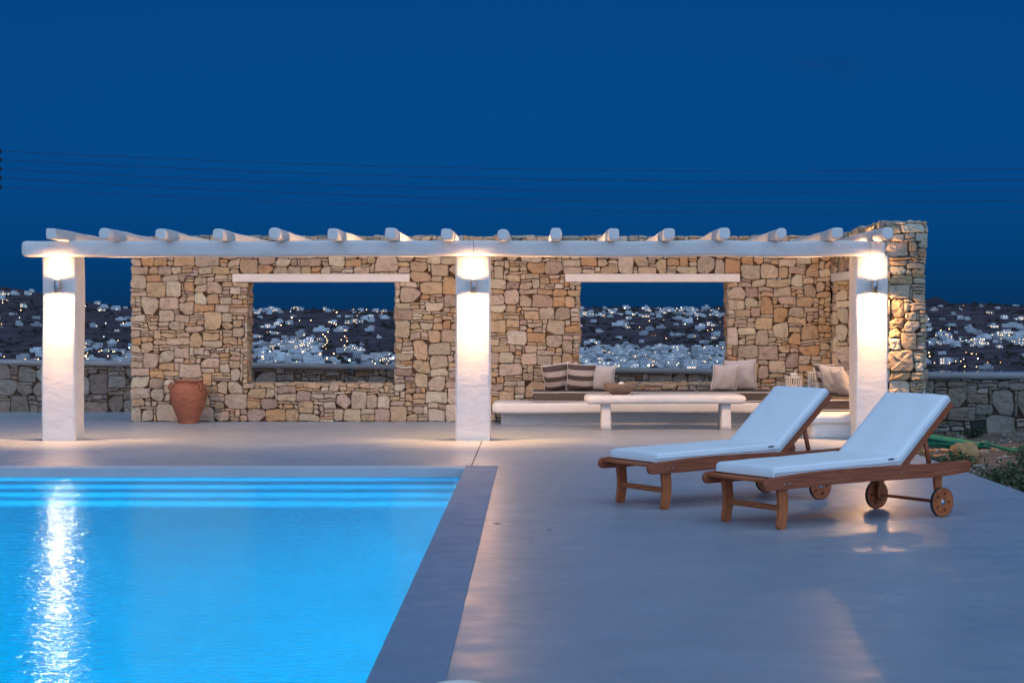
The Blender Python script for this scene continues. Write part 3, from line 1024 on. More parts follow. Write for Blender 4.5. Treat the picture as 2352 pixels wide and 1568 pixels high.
def seat_pad(name, x0, x1, y0, y1, z0, z1, label, group=None):
    e = empty(name, ((x0 + x1) / 2, (y0 + y1) / 2, z0)); tag(e, label, "seat cushion", group)
    hx, hy, hz = (x1 - x0) / 2, (y1 - y0) / 2, z1 - z0
    bm = bmesh.new(); bm_box(bm, -hx, hx, -hy, hy, 0, hz)
    bmesh.ops.bevel(bm, geom=list(bm.edges), offset=.018, segments=3, affect='EDGES', profile=.5)
    link("cover", bm_mesh(bm, True), M["fabric_dark"], e)
    for z in (.012, hz - .012):
        pts = rrect(2 * hx + .004, 2 * hy + .004, .02, 3)
        P = []
        for i in range(len(pts)):
            p, q = pts[i], pts[(i + 1) % len(pts)]
            L = math.hypot(p[0]-q[0], p[1]-q[1]); k = max(1, int(L / .12))
            for j in range(k):
                t = j / k; X, Y_ = p[0] + (q[0]-p[0]) * t, p[1] + (q[1]-p[1]) * t
                P.append((X, Y_, z + .004 * mnoise.noise(Vector((X * 4, Y_ * 4, z * 9)))))
        link("piping", tube(P, .0055, 6, closed=True), M["piping_white"], e)
    return e
BZ = .313
seat_pad("bench_cushion", -.02, 2.262, 24.80, 25.52, BZ, BZ + .145, "long charcoal bench cushion with white piping below the striped pillows")
seat_pad("bench_cushion", 2.272, 3.30, 24.81, 25.53, BZ, BZ + .145, "charcoal bench cushion under the two leaning taupe pillows")
seat_pad("bench_cushion", 3.33, 4.13, 22.46, 25.50, BZ, BZ + .145, "charcoal cushion on the short bench along the wing wall")

def pillow(loc, w, h, th, rx_, ry_, rz_, mat, label, group, seed, piping="piping_white"):
    e = empty("throw_pillow", loc)
    e.rotation_euler = (Matrix.Rotation(rz_, 3, 'Z') @ Matrix.Rotation(rx_, 3, 'X') @ Matrix.Rotation(ry_, 3, 'Z')).to_euler()
    tag(e, label, "pillow", group)
    n = 18
    V = []; F = []; idx = {}
    def shp(u, v):
        px = u * w / 2 * (1 - .07 * (1 - v * v)); py = v * h / 2 * (1 - .07 * (1 - u * u))
        return px, py + h / 2
    for side in (1, -1):
        for i in range(n + 1):
            for j in range(n + 1):
                u, v = -1 + 2 * i / n, -1 + 2 * j / n
                edge = i in (0, n) or j in (0, n)
                if edge and (i, j) in idx:
                    idx[(side, i, j)] = idx[(i, j)]; continue
                px, py = shp(u, v)
                tt = th / 2 * ((1 - u * u) * (1 - v * v)) ** .42
                tt *= 1 + .22 * mnoise.noise(Vector((u * 1.6 + seed, v * 1.6, side)))
                tt *= 1 - .12 * v
                V.append((px + .006 * mnoise.noise(Vector((u * 3, v * 3, seed))), py, side * tt))
                idx[(side, i, j)] = len(V) - 1
                if edge: idx[(i, j)] = len(V) - 1
        for i in range(n):
            for j in range(n):
                q = (idx[(side, i, j)], idx[(side, i + 1, j)], idx[(side, i + 1, j + 1)], idx[(side, i, j + 1)])
                F.append(q if side > 0 else tuple(reversed(q)))
    link("cover", mesh_from(V, F, True), M[mat], e)
    P = []
    per = [(-1 + 2 * i / n, -1) for i in range(n)] + [(1, -1 + 2 * i / n) for i in range(n)] + [(1 - 2 * i / n, 1) for i in range(n)] + [(-1, 1 - 2 * i / n) for i in range(n)]
    for (u, v) in per:
        a, b_ = shp(u, v); P.append((a * 1.003, b_, 0))
    link("piping", tube(P, .0045, 6, closed=True), M[piping], e)
    return e
# local: x width, y height (up after the tilt), z towards the front
UP = R(90)
pz = BZ + .143
def lean(a): return R(90 + a)
gp = "throw pillows on the bench"
pillow((.345, 25.26, pz), .40, .42, .17, lean(24), R(9), R(6), "fabric_striped", "striped pillow at the end of the row, leaning on the stone wall", gp, 1)
pillow((.640, 25.15, pz), .40, .40, .17, lean(20), R(-3), R(0), "fabric_striped", "striped pillow between another striped one and a plain taupe one", gp, 2)
pillow((.925, 25.16, pz), .38, .38, .16, lean(18), R(-5), R(-10), "fabric_taupe", "plain taupe pillow beside the striped pillows", gp, 3)
pillow((2.63, 25.14, pz), .37, .38, .15, lean(17), R(-3), R(8), "fabric_taupe", "smaller taupe pillow overlapping a larger one below the window opening", gp, 4)
pillow((2.90, 25.30, pz), .44, .44, .17, lean(15), R(3), R(-5), "fabric_taupe", "larger taupe pillow leaning on the wall behind a smaller one", gp, 5)
pillow((4.02, 24.42, pz), .40, .42, .16, lean(20), R(0), R(-58), "fabric_striped", "striped pillow mostly hidden behind a taupe one by the column", gp, 6)
pillow((4.02, 23.95, pz), .42, .42, .16, lean(24), R(-4), R(-52), "fabric_taupe", "taupe pillow leaning on the wing wall behind the column", gp, 7)
pillow((4.06, 23.35, pz), .40, .40, .16, lean(24), R(4), R(-74), "fabric_taupe", "cream lit pillow half hidden by the column beside the wing wall", gp, 8)

# low table
tb = empty("low_table", (1.72, 23.9, 0)); tag(tb, "long low white plastered table with rounded ends before the bench", "table")
child(link("tabletop", loft((.667, 23.93, .40), (2.775, 23.93, .40), rrect(.66, .115, .05, 5), n=24, end=.07, wob=.006, seed=50, endmin=.35), M["plaster"], tb), tb)
for x in (.945, 2.52):
    child(link("leg", loft((x, 23.92, -.005), (x, 23.92, .36), rrect(.125, .46, .02, 3), n=5, wob=.006, seed=51, up=(0, 1, 0), taper=(1.05, .95)), M["plaster"], tb), tb)

bw = empty("clay_bowl", (1.135, 23.92, .4555)); tag(bw, "wide brown clay bowl standing on the low white table", "bowl")
link("bowl", lathe([(.09, 0), (.105, .004), (.165, .045), (.214, .085), (.222, .148), (.212, .15), (.202, .09), (.15, .05), (.08, .022), (.001, .02)], 40, False), M["clay_bowl"], bw)
bl = link("ceramic_ball", lathe([(.001, -.045)] + [(.045 * math.sin(a), -.045 * math.cos(a)) for a in np.linspace(.3, 2.85, 10)] + [(.001, .045)], 20), M["white_ceramic"], None, (1.155, 23.95, .4555 + .127))
tag(bl, "small white ball lying in the clay bowl", "ball")

def lantern(loc, r, h, label, rope_side):
    e = empty("slatted_lantern", loc); tag(e, label, "lantern", "lanterns in the bench corner")
    link("base", lathe([(r, 0), (r, .022), (r - .02, .022), (.001, .02)], 28, False), M["lantern_white"], e)
    link("top_ring", lathe([(r, h - .022), (r + .002, h), (r * .5, h + .004), (r * .5, h - .01), (r - .02, h - .022)], 28, False), M["lantern_white"], e)
    n = 22
    sm_ = box_mesh(-.0055, .0055, -.006, .006, .02, h - .018)
    for k in range(n):
        a = 2 * math.pi * k / n
        s = link("slat", sm_, M["lantern_white"], e, ((r - .010) * math.cos(a), (r - .010) * math.sin(a), 0)); s.rotation_euler = (0, 0, a + R(90))
    link("lid", lathe([(r * .42, h), (r * .42, h + .05), (r * .36, h + .055), (.001, h + .055)], 20, False), M["lantern_white"], e)
    link("candle", lathe([(.03, .02), (.03, h * .45), (.001, h * .45)], 14, False), M["white_ceramic"], e)
    P = []
    for i in range(15):
        a = math.pi * i / 14
        P.append((rope_side * (r * .75 + .045 * math.sin(a)), -.02, h - .03 + .05 - .16 * (i / 14) + .02 * math.sin(a)))
    link("rope_handle", tube(P, .009, 7), M["rope"], e)
lantern((3.60, 25.05, pz), .122, .20, "smaller white slatted lantern with rope handle in the bench corner", 1)
lantern((3.915, 24.95, pz), .142, .27, "taller white slatted lantern beside the wing wall corner", 1)

# terracotta jar
jar = empty("terracotta_jar", (-4.83, 25.24, 0)); tag(jar, "big terracotta storage jar standing by the stone wall", "jar")
prof = [(.138, 0), (.142, .012), (.150, .05), (.176, .12), (.208, .20), (.236, .28), (.256, .36), (.262, .43), (.252, .49), (.226, .540), (.198, .562), (.188, .572), (.21, .582), (.214, .594), (.206, .603), (.190, .602), (.185, .57), (.19, .52), (.19, .2), (.001, .18)]
dense = []
for (a, b_), (c_, d) in zip(prof, prof[1:]):
    k = 4 if a > .14 and d > b_ else 1
    for i in range(k):
        t = i / k
        z = b_ + (d - b_) * t; r = a + (c_ - a) * t
        dense.append((r + (.0016 * math.sin(z * 190) if r > .15 and z < .56 else 0), z))
dense.append(prof[-1])
link("body", lathe(dense, 44, False), M["terracotta"], jar)
for a in (R(-40), R(200), R(90)):
    P = []
    for i in range(11):
        t = i / 10
        rr = .243 + .042 * math.sin(t * math.pi) - .02 * t
        P.append((rr * math.cos(a), rr * math.sin(a), .455 + .115 * t))
    link("handle", tube(P, .015, 8), M["terracotta"], jar)

# dangling cable on the wall, twin pipe ends
P = [(-4.86, BY - .045, 2.07), (-4.90, BY - .05, 2.06), (-4.94, BY - .045, 2.03), (-4.965, BY - .04, 1.96), (-4.96, BY - .04, 1.88), (-4.935, BY - .045, 1.82), (-4.915, BY - .045, 1.76), (-4.93, BY - .04, 1.72), (-4.965, BY - .03, 1.68)]
Pc = []
for i in range(len(P) - 1):
    for k in range(4):
        t = k / 4
        Pc.append(Vector(P[i]).lerp(Vector(P[i + 1]), t))
Pc.append(Vector(P[-1]))
wc = empty("wall_cable", (-4.93, BY - .04, 1.9)); tag(wc, "thin black cable hanging from a grey plug on the stone wall", "cable")
child(link("cord", tube(Pc, .0065, 6), M["black_cable"], wc), wc)
child(link("plug", tube([(-4.85, BY - .055, 2.072), (-4.80, BY - .06, 2.088), (-4.76, BY - .05, 2.08)], [.012, .014, .010], 8), M["grey_cable"], wc), wc)
pe = empty("pipe_ends", (3.43, BY, 2.0)); tag(pe, "two short pipe ends side by side in the wall, near the wing wall corner", "pipe")
for dx in (-.035, .035):
    me = lathe([(.022, -.05), (.022, .05), (.015, .05), (.015, -.03), (.001, -.03)], 16, False)
    me.transform(Matrix.Translation((dx, -.02, .02)) @ Matrix.Rotation(R(90), 4, 'X'))
    link("pipe", me, M["grey_cable"], pe)

# ================================================================== SUN LOUNGERS
def lounger(loc, rz, label):
    e = empty("sun_lounger", loc, rz); tag(e, label, "sun lounger", "teak sun loungers on the terrace")
    # local x from foot to head, legs at x=0; y across
    def rail_z(u):
        return .318 + .030 * math.sin(min(1, max(0, (u + .19) / .9)) * math.pi / 2) + .020 * max(0, (u - 1.35) / .45) ** 2
    def rail_h(u):
        k = min(1, max(0, (u + .19) / .35)); k2 = min(1, max(0, (1.80 - u) / .3))
        return .5 * (.074 + .022 * min(k, 1) ) * (.88 + .12 * k2)
    us = np.linspace(-.15, 1.765, 34)
    top = [(u, rail_z(u) + rail_h(u)) for u in us]; bot = [(u, rail_z(u) - rail_h(u)) for u in us]
    def capend(u, z, h, sgn):
        return [(u + sgn * h * math.cos(a), z + h * math.sin(a)) for a in np.linspace(R(72), R(-72), 7)]
    outl = top + capend(us[-1], rail_z(us[-1]), rail_h(us[-1]), 1) + bot[::-1] + capend(us[0], rail_z(us[0]), rail_h(us[0]), -1)[::-1]
    rm = extrude_outline(outl, .03, 'y', bevel=.004)
    for y in (-.335, .335):
        r = link("side_rail", rm, M["wood_long"], e, (0, y, 0))
        for (u, dz) in ((-.01, -.012), (.035, -.008), (1.10, .0), (1.49, -.018), (1.53, -.018)):
            bm_ = lathe([(.0065, 0), (.0065, .004), (.001, .005)], 10); bm_.transform(Matrix.Translation((u, 0, rail_z(u) + dz)) @ Matrix.Rotation(R(90 if y < 0 else -90), 4, 'X') @ Matrix.Translation((0, 0, .0145)))
            link("bolt", bm_, M["steel"], r)
    # curved front legs
    zs = np.linspace(.03, .335, 14)
    def cxl(z): return .007 * math.sin((z - .03) / .305 * 2 * math.pi - .9) + .010 * (z / .33)
    lf = [(cxl(z) - .034 - .004 * (z / .33), z) for z in zs]; rt = [(cxl(z) + .032 + .006 * (z / .33), z) for z in zs]
    foot = [(cxl(.03) + .036 * math.cos(a), .03 + .03 * math.sin(a)) for a in np.linspace(R(-20), R(-160), 7)]
    lo = rt[::-1] + foot + lf
    lm = extrude_outline(lo, .034, 'y', bevel=.005)
    for y in (-.302, .302):
        link("front_leg", lm, M["wood_up"], e, (0, y, 0))
    link("stretcher", box_mesh(-.014, .014, -.286, .286, .125, .166, .004), M["wood_cross"], e)
    # boards under the cushion
    bdm = box_mesh(-.04, .04, -.32, .32, -.011, .011, .004)
    for i, u in enumerate(np.linspace(-.125, 1.04, 11)):
        zz = rail_z(u) + rail_h(u) - (.018 if i == 0 else .014)
        link("slat", bdm, M["wood_cross"], e, (u, 0, zz))
    # rear posts, axle and wheels
    pm = extrude_outline([(1.475, .335), (1.545, .335), (1.543, .25), (1.535, .17), (1.548, .115), (1.542, .085), (1.515, .070), (1.487, .085), (1.478, .13), (1.492, .19), (1.480, .26)], .032, 'y', bevel=.004)
    for y in (-.302, .302):
        link("rear_leg", pm, M["wood_up"], e, (0, y, 0))
    link("axle", tube([(1.513, -.345, .11), (1.513, .345, .11)], .0125, 12), M["wood_cross"], e)
    circ = lambda r, n, cx=0, cy=0, ph=0: [(cx + r * math.cos(2 * math.pi * i / n + ph), cy + r * math.sin(2 * math.pi * i / n + ph)) for i in range(n)]
    holes = [circ(.0125, 12, .062 * math.cos(R(72 * k + 18)), .062 * math.sin(R(72 * k + 18))) for k in range(5)]
    wm_ = extrude_outline(circ(.104, 44), .026, 'y', holes=holes, bevel=.002)
    ty = lathe([(.100, -.013), (.109, -.012), (.110, 0), (.109, .012), (.100, .013)], 44, False); ty.transform(Matrix.Rotation(R(90), 4, 'X'))
    hb = lathe([(.021, -.018), (.021, .018), (.016, .021), (.001, .022)], 18, False); hb.transform(Matrix.Rotation(R(90), 4, 'X'))
    hb2 = hb.copy(); hb2.transform(Matrix.Rotation(math.pi, 4, 'Z'))
    for y in (-.345, .345):
        w = link("wheel", wm_, M["wood_disc"], e, (1.513, y, .11)); w.rotation_euler = (0, R(20 if y < 0 else 55), 0)
        link("tyre", ty, M["rubber"], w)
        link("hub", hb if y < 0 else hb2, M["steel"], w)
    # backrest: two stiles, top rail, boards
    hx, hz, ang, L = 1.10, .372, R(42), .722
    ca, sa = math.cos(ang), math.sin(ang)
    st = box_mesh(-.03, L, -.0125, .0125, -.052, .0, .006)
    bk = empty("backrest", (hx, 0, hz)); bk.parent = e; bk.rotation_euler = (0, -ang, 0)
    for y in (-.302, .302):
        link("stile", st, M["wood_long"], bk, (0, y, 0))
    bsl = box_mesh(-.035, .035, -.288, .288, -.03, -.008, .004)
    for u in np.linspace(.06, L - .05, 7):
        link("slat", bsl, M["wood_cross"], bk, (u, 0, 0))
    # props holding the backrest up
    a0 = Vector((hx + ca * .36 + sa * .05, 0, hz + sa * .36 - ca * .05)); a1 = Vector((1.45, 0, .365))
    for y in (-.283, .283):
        link("prop", loft((a0.x, y, a0.z), (a1.x, y, a1.z), rrect(.022, .032, .004, 2), n=2), M["wood_long"], e)
    link("prop_bar", tube([(a1.x, -.315, a1.z), (a1.x, .315, a1.z)], .013, 10), M["wood_cross"], e)
    # mattress in two hinged halves
    def pad(x0, x1, th, wd, seed):
        nx_, ny_ = 26, 12
        V = []; F = []
        prof = [(-1, 0.0), (-1, .35), (-1, .84), (-.992, .96), (-.972, 1.0)] + [(-.972 + 1.944 * (i + 1) / ny_, 1.0) for i in range(ny_ - 1)] + [(.972, 1.0), (.992, .96), (1, .84), (1, .35), (1, 0.0)]
        xs_ = [x0, x0, x0 + .012] + list(np.linspace(x0 + .03, x1 - .03, nx_)) + [x1 - .012, x1, x1]
        ks = [0, .8, .95] + [1.0] * nx_ + [.95, .8, 0]
        for x, k in zip(xs_, ks):
            for (a, b_) in prof:
                crs = math.exp(-min(abs(x - x1), abs(x - x0) * 2.5) / .09)
                w_ = .005 * mnoise.noise(Vector((x * 4, a * 2.0, seed))) * (1 if b_ > .5 else .3) + (.0015 + .006 * crs) * mnoise.noise(Vector((x * 24, a * 7, seed)))
                dome = .004 * (1 - a * a) if b_ > .9 else 0
                V.append((x, a * wd * (1 + .006 * mnoise.noise(Vector((x * 6, b_, seed)))), (b_ * k) * th + (w_ + dome) * (k if b_ > 0 else 0)))
        m_ = len(prof)
        for i in range(len(xs_) - 1):
            for j in range(m_ - 1):
                F.append((i * m_ + j, i * m_ + j + 1, (i + 1) * m_ + j + 1, (i + 1) * m_ + j))
        for i in range(len(xs_) - 1):
            F.append((i * m_, (i + 1) * m_, (i + 1) * m_ + m_ - 1, i * m_ + m_ - 1))
        me = mesh_from(V, F, True)
        bm = bmesh.new(); bm.from_mesh(me); bmesh.ops.recalc_face_normals(bm, faces=bm.faces); bm.to_mesh(me); bm.free()
        return me
    sc_ = link("seat_cushion", pad(-.085, 1.125, .068, .318, loc[0]), M["canvas_white"], e)
    zc0, zc1 = rail_z(0) + rail_h(0) - .004, rail_z(1.1) + rail_h(1.1) + .002
    sc_.location = (0, 0, zc0); sc_.rotation_euler = (0, -math.atan2(zc1 - zc0, 1.1), 0)
    bc_ = link("back_cushion", pad(.0, L - .01, .066, .318, loc[0] + 3), M["canvas_white"], bk)
    bc_.location = (.012, 0, .004)
    # seam lines stitched along the cushion sides
    for prt, x0, x1 in ((sc_, -.08, 1.11), (bc_, .01, L - .02)):
        for y in (-.3205, .3205):
            sm__ = link("seam", tube([(x0 + (x1 - x0) * i / 8, y + .0006 * (1 if y > 0 else -1), .026 + .002 * math.sin(i * 1.7)) for i in range(9)], .0022, 5), M["grey_cable"], prt if prt is sc_ else bk)
            if prt is not sc_: sm__.location = bc_.location
    tg = link("tie", loft((1.0, -.322, .05), (1.05, -.326, .052), rrect(.004, .010, .0015, 1), n=2), M["black_cable"], sc_)
    return e
lounger((1.56, 12.85, 0), R(32.8), "teak sun lounger nearer the camera, backrest raised, white mattress")
lounger((.85, 14.16, 0), R(31.6), "teak sun lounger behind the other one, partly hidden, white mattress")

# round cover let into the floor at the lower picture edge
cv = empty("skimmer_cover", (-.30, 7.22, 0)); tag(cv, "pale round cover in the floor by the pool coping, cut by the picture edge", "cover")
link("rim", lathe([(.105, .0), (.105, .008), (.085, .010), (.080, .004), (.001, .004)], 32, False), M["lantern_white"], cv)

# ================================================================== SOIL STRIP: HOSE, BOULDERS, SHRUBS
rng = random.Random(9)
P = []
for i in range(260):
    t = i / 259
    a = t * 2 * math.pi * 7.0
    rad = .36 - .05 * math.sin(t * 9) + .03 * math.sin(a * .37)
    x = 4.66 + rad * 1.25 * math.cos(a) + .06 * math.sin(t * 17)
    y = 20.75 + rad * .7 * math.sin(a) + .05 * math.cos(t * 11)
    z = -.02 + .17 * (1 - abs(t - .5) * 1.2) * (.55 + .45 * math.cos(a + math.pi)) + .035 * math.sin(t * 23)
    P.append((x, y, max(z, -.05)))
lx, ly, lz = P[-1]
tail = [(5.10, 20.55, .06), (5.28, 20.40, 0), (5.42, 20.25, -.03), (5.52, 20.15, -.04), (5.60, 20.12, -.04), (5.63, 20.25, -.04), (5.56, 20.45, -.03), (5.35, 20.62, -.02)]
prev = Vector(P[-1])
for q in tail:
    q = Vector(q)
    for k in range(1, 5): P.append(tuple(prev.lerp(q, k / 4)))
    prev = q
hs = link("garden_hose", tube(P, .020, 8), M["hose_green"]); tag(hs, "tangled green garden hose lying on the soil", "hose")

def rock(name, loc, size, seed, mat, label=None, cat="rock", group=None):
    bm = bmesh.new()
    bmesh.ops.create_icosphere(bm, subdivisions=3, radius=1)
    for v in bm.verts:
        d = v.co.normalized()
        v.co = Vector([math.copysign(abs(c_) ** .7, c_) for c_ in d]) * (1 + .25 * mnoise.noise(d * 1.3 + Vector((seed, 0, 0))) + .10 * mnoise.noise(d * 3.5 + Vector((0, seed, 0))))
        v.co = Vector((v.co.x * size[0], v.co.y * size[1], v.co.z * size[2]))
    o = link(name, bm_mesh(bm, True), M[mat], None, loc)
    o.rotation_euler = (0, 0, seed)
    if label: tag(o, label, cat, group)
    return o
rock("boulder", (4.62, 19.35, .02), (.15, .13, .12), .3, "boulder_ochre", "ochre boulder lit warm in front of the green hose")
rock("boulder", (4.24, 20.4, .05), (.14, .14, .20), 1.7, "boulder_ochre", "ochre boulder by the terrace edge behind the lounger backrest")
# pebbles over the soil: nobody could count them
V = []; F = []
for i in range(1500):
    x = 4.25 + rng.random() ** 1.4 * 4.5; y = rng.uniform(12, 23.5)
    s = rng.uniform(.008, .035) * (1.6 if rng.random() < .1 else 1)
    z = -.12 + .05 * mnoise.noise(Vector((x * 1.3, y * 1.3, 0))) + .025 * mnoise.noise(Vector((x * 4, y * 4, 2))) + min(.10, max(0, (x - 4.3) * .06))
    b0 = len(V); ph = rng.random() * 6
    for k in range(5):
        a = ph + k * 2 * math.pi / 5
        V.append((x + s * rng.uniform(.7, 1.3) * math.cos(a), y + s * rng.uniform(.7, 1.3) * math.sin(a), z))
    V.append((x, y, z + s * rng.uniform(.5, .9)))
    for k in range(5): F.append((b0 + k, b0 + (k + 1) % 5, b0 + 5))
pb = link("pebbles", mesh_from(V, F), M["pebble"]); tag(pb, "small pebbles strewn over the dry soil", "pebbles", kind="stuff")

def shrub(loc, r, h, nst, seed, label, mat="leaf_green", group="low shrubs beside the terrace"):
    rg = random.Random(seed)
    e = empty("shrub", loc); tag(e, label, "shrub", group)
    V = []; F = []
    LV = []; LF = []
    for s in range(nst):
        a = rg.uniform(0, 2 * math.pi); rr = r * math.sqrt(rg.random())
        top = Vector((rr * math.cos(a), rr * math.sin(a), h * rg.uniform(.45, 1.0) * (1 - .35 * rr / r)))
        base = Vector((top.x * .25, top.y * .25, -.03))
        mid = (base + top) / 2 + Vector((rg.uniform(-.04, .04), rg.uniform(-.04, .04), .02))
        b0 = len(V)
        for p, w in ((base, .004), (mid, .003), (top, .0015)):
            for k in range(3):
                V.append(p + Vector((w * math.cos(k * 2.1), w * math.sin(k * 2.1), 0)))
        for q in range(2):
            for k in range(3):
                F.append((b0 + q * 3 + k, b0 + q * 3 + (k + 1) % 3, b0 + q * 3 + 3 + (k + 1) % 3, b0 + q * 3 + 3 + k))
        for i in range(16):
            t = rg.uniform(.2, 1.05)
            p = (base.lerp(mid, t * 2) if t < .5 else mid.lerp(top, t * 2 - 1)) + Vector((rg.uniform(-.025, .025), rg.uniform(-.025, .025), rg.uniform(-.015, .02)))
            d = Vector((rg.uniform(-1, 1), rg.uniform(-1, 1), rg.uniform(-.2, .9))).normalized()
            sd = d.cross(Vector((rg.uniform(-1, 1), rg.uniform(-1, 1), rg.uniform(-1, 1)))).normalized()
            L = rg.uniform(.022, .046); w = L * .32
            c0 = len(LV)
            LV.extend([p, p + d * L * .5 + sd * w, p + d * L, p + d * L * .5 - sd * w])
            LF.append((c0, c0 + 1, c0 + 2, c0 + 3))
    link("stems", mesh_from(V, F), M["bark"], e)
    link("leaves", mesh_from(LV, LF), M[mat], e)
shr = [((4.36, 18.75), .27, .20, 46, "leafy low shrub with yellowish tips in front of the ochre boulder"),
       ((4.28, 19.6), .20, .16, 30, "small shrub hugging the terrace edge near the lounger prop"),
       ((4.50, 17.2), .34, .30, 70, "dark leafy shrub spilling over the terrace corner right of the lounger"),
       ((4.52, 16.2), .32, .24, 60, "sprawling low shrub along the terrace edge at the picture border"),
       ((5.05, 17.9), .30, .42, 60, "upright bushy shrub behind the sprawling one"),
       ((5.20, 18.9), .26, .16, 34, "flat dark shrub on the open soil"),
       ((4.45, 15.3), .30, .16, 44, "low creeping shrub at the lower end of the soil strip"),
       ((5.5, 22.6), .16, .12, 22, "tiny dark tuft at the foot of the rugged parapet"),
       ((5.15, 21.6), .14, .10, 18, "tiny tuft growing near the green hose")]
for i, (p, r, h, n, lb) in enumerate(shr):
    x, y = p
    z = -.12 + .05 * mnoise.noise(Vector((x * 1.3, y * 1.3, 0))) + min(.10, max(0, (x - 4.3) * .06))
    shrub((x, y, z), r, h, n, 60 + i, lb, "leaf_green" if i < 7 else "leaf_dark")

# ================================================================== POWER LINE
def wx(ax, Y): return (ax - 1227) / F0 * Y
up_ = empty("utility_pole", (wx(-12, 42), 42, -2.6)); tag(up_, "wooden utility pole with five insulators at the left picture edge", "utility pole")
link("pole", loft((0, 0, -2), (0, 0, 8.4), superell(.18, .18, 2, 14), n=6, taper=(1.1, .85)), M["pole_wood"], up_)
wl0 = [347, 367, 388, 408.5, 430]; wlm = [390, 413, 437.5, 461, 483]; wl1 = [388, 414, 437, 460, 487]
order = ("topmost", "second from the top", "third from the top", "fourth from the top", "lowest")
for i in range(5):
    YW = 42
    z0 = EYE + (729 - wl0[i]) / F0 * YW
    ins = lathe([(.02, -.05), (.045, -.045), (.05, -.015), (.03, 0), (.045, .012), (.04, .045), (.015, .055)], 12)
    o = link("insulator", ins, M["wire_dark"], up_, (.115, -.01, z0 + 2.6))
    pts = []
    x0 = wx(1, YW); x1 = wx(2900, 46)
    # parabola through the three sighted heights
    a_ = [(0, wl0[i]), (1300, wlm[i]), (2352, wl1[i])]
    for k in range(81):
        ax = -2 + k / 80 * 2902
        y_ = 0
        for p_ in range(3):
            t_ = a_[p_][1]
            for q_ in range(3):
                if p_ != q_: t_ *= (ax - a_[q_][0]) / (a_[p_][0] - a_[q_][0])
            y_ += t_
        Y = YW + 3 * k / 80
        pts.append((wx(ax, Y), Y, EYE + (729 - y_) / F0 * Y))
    w = link("power_wire", tube(pts, .0058 if i < 4 else .0042, 5), M["wire_dark"])
    tag(w, "thin dark overhead wire, " + order[i] + " of the five", "power wire", "overhead wires against the dusk sky")

# ================================================================== THE TOWN ACROSS THE BAY
rng = random.Random(12)
def depth_at(ax, ay):
    """depth on the hillside where it is seen at bearing ax and height ay"""
    az = (ax - 1227) / F0
    lo, hi = Y0H, Y1H
    for _ in range(26):
        md_ = (lo + hi) / 2
        el = 729 - (hill_z(az, md_) - EYE) / md_ * F0
        if el > ay: lo = md_
        else: hi = md_
    return (lo + hi) / 2

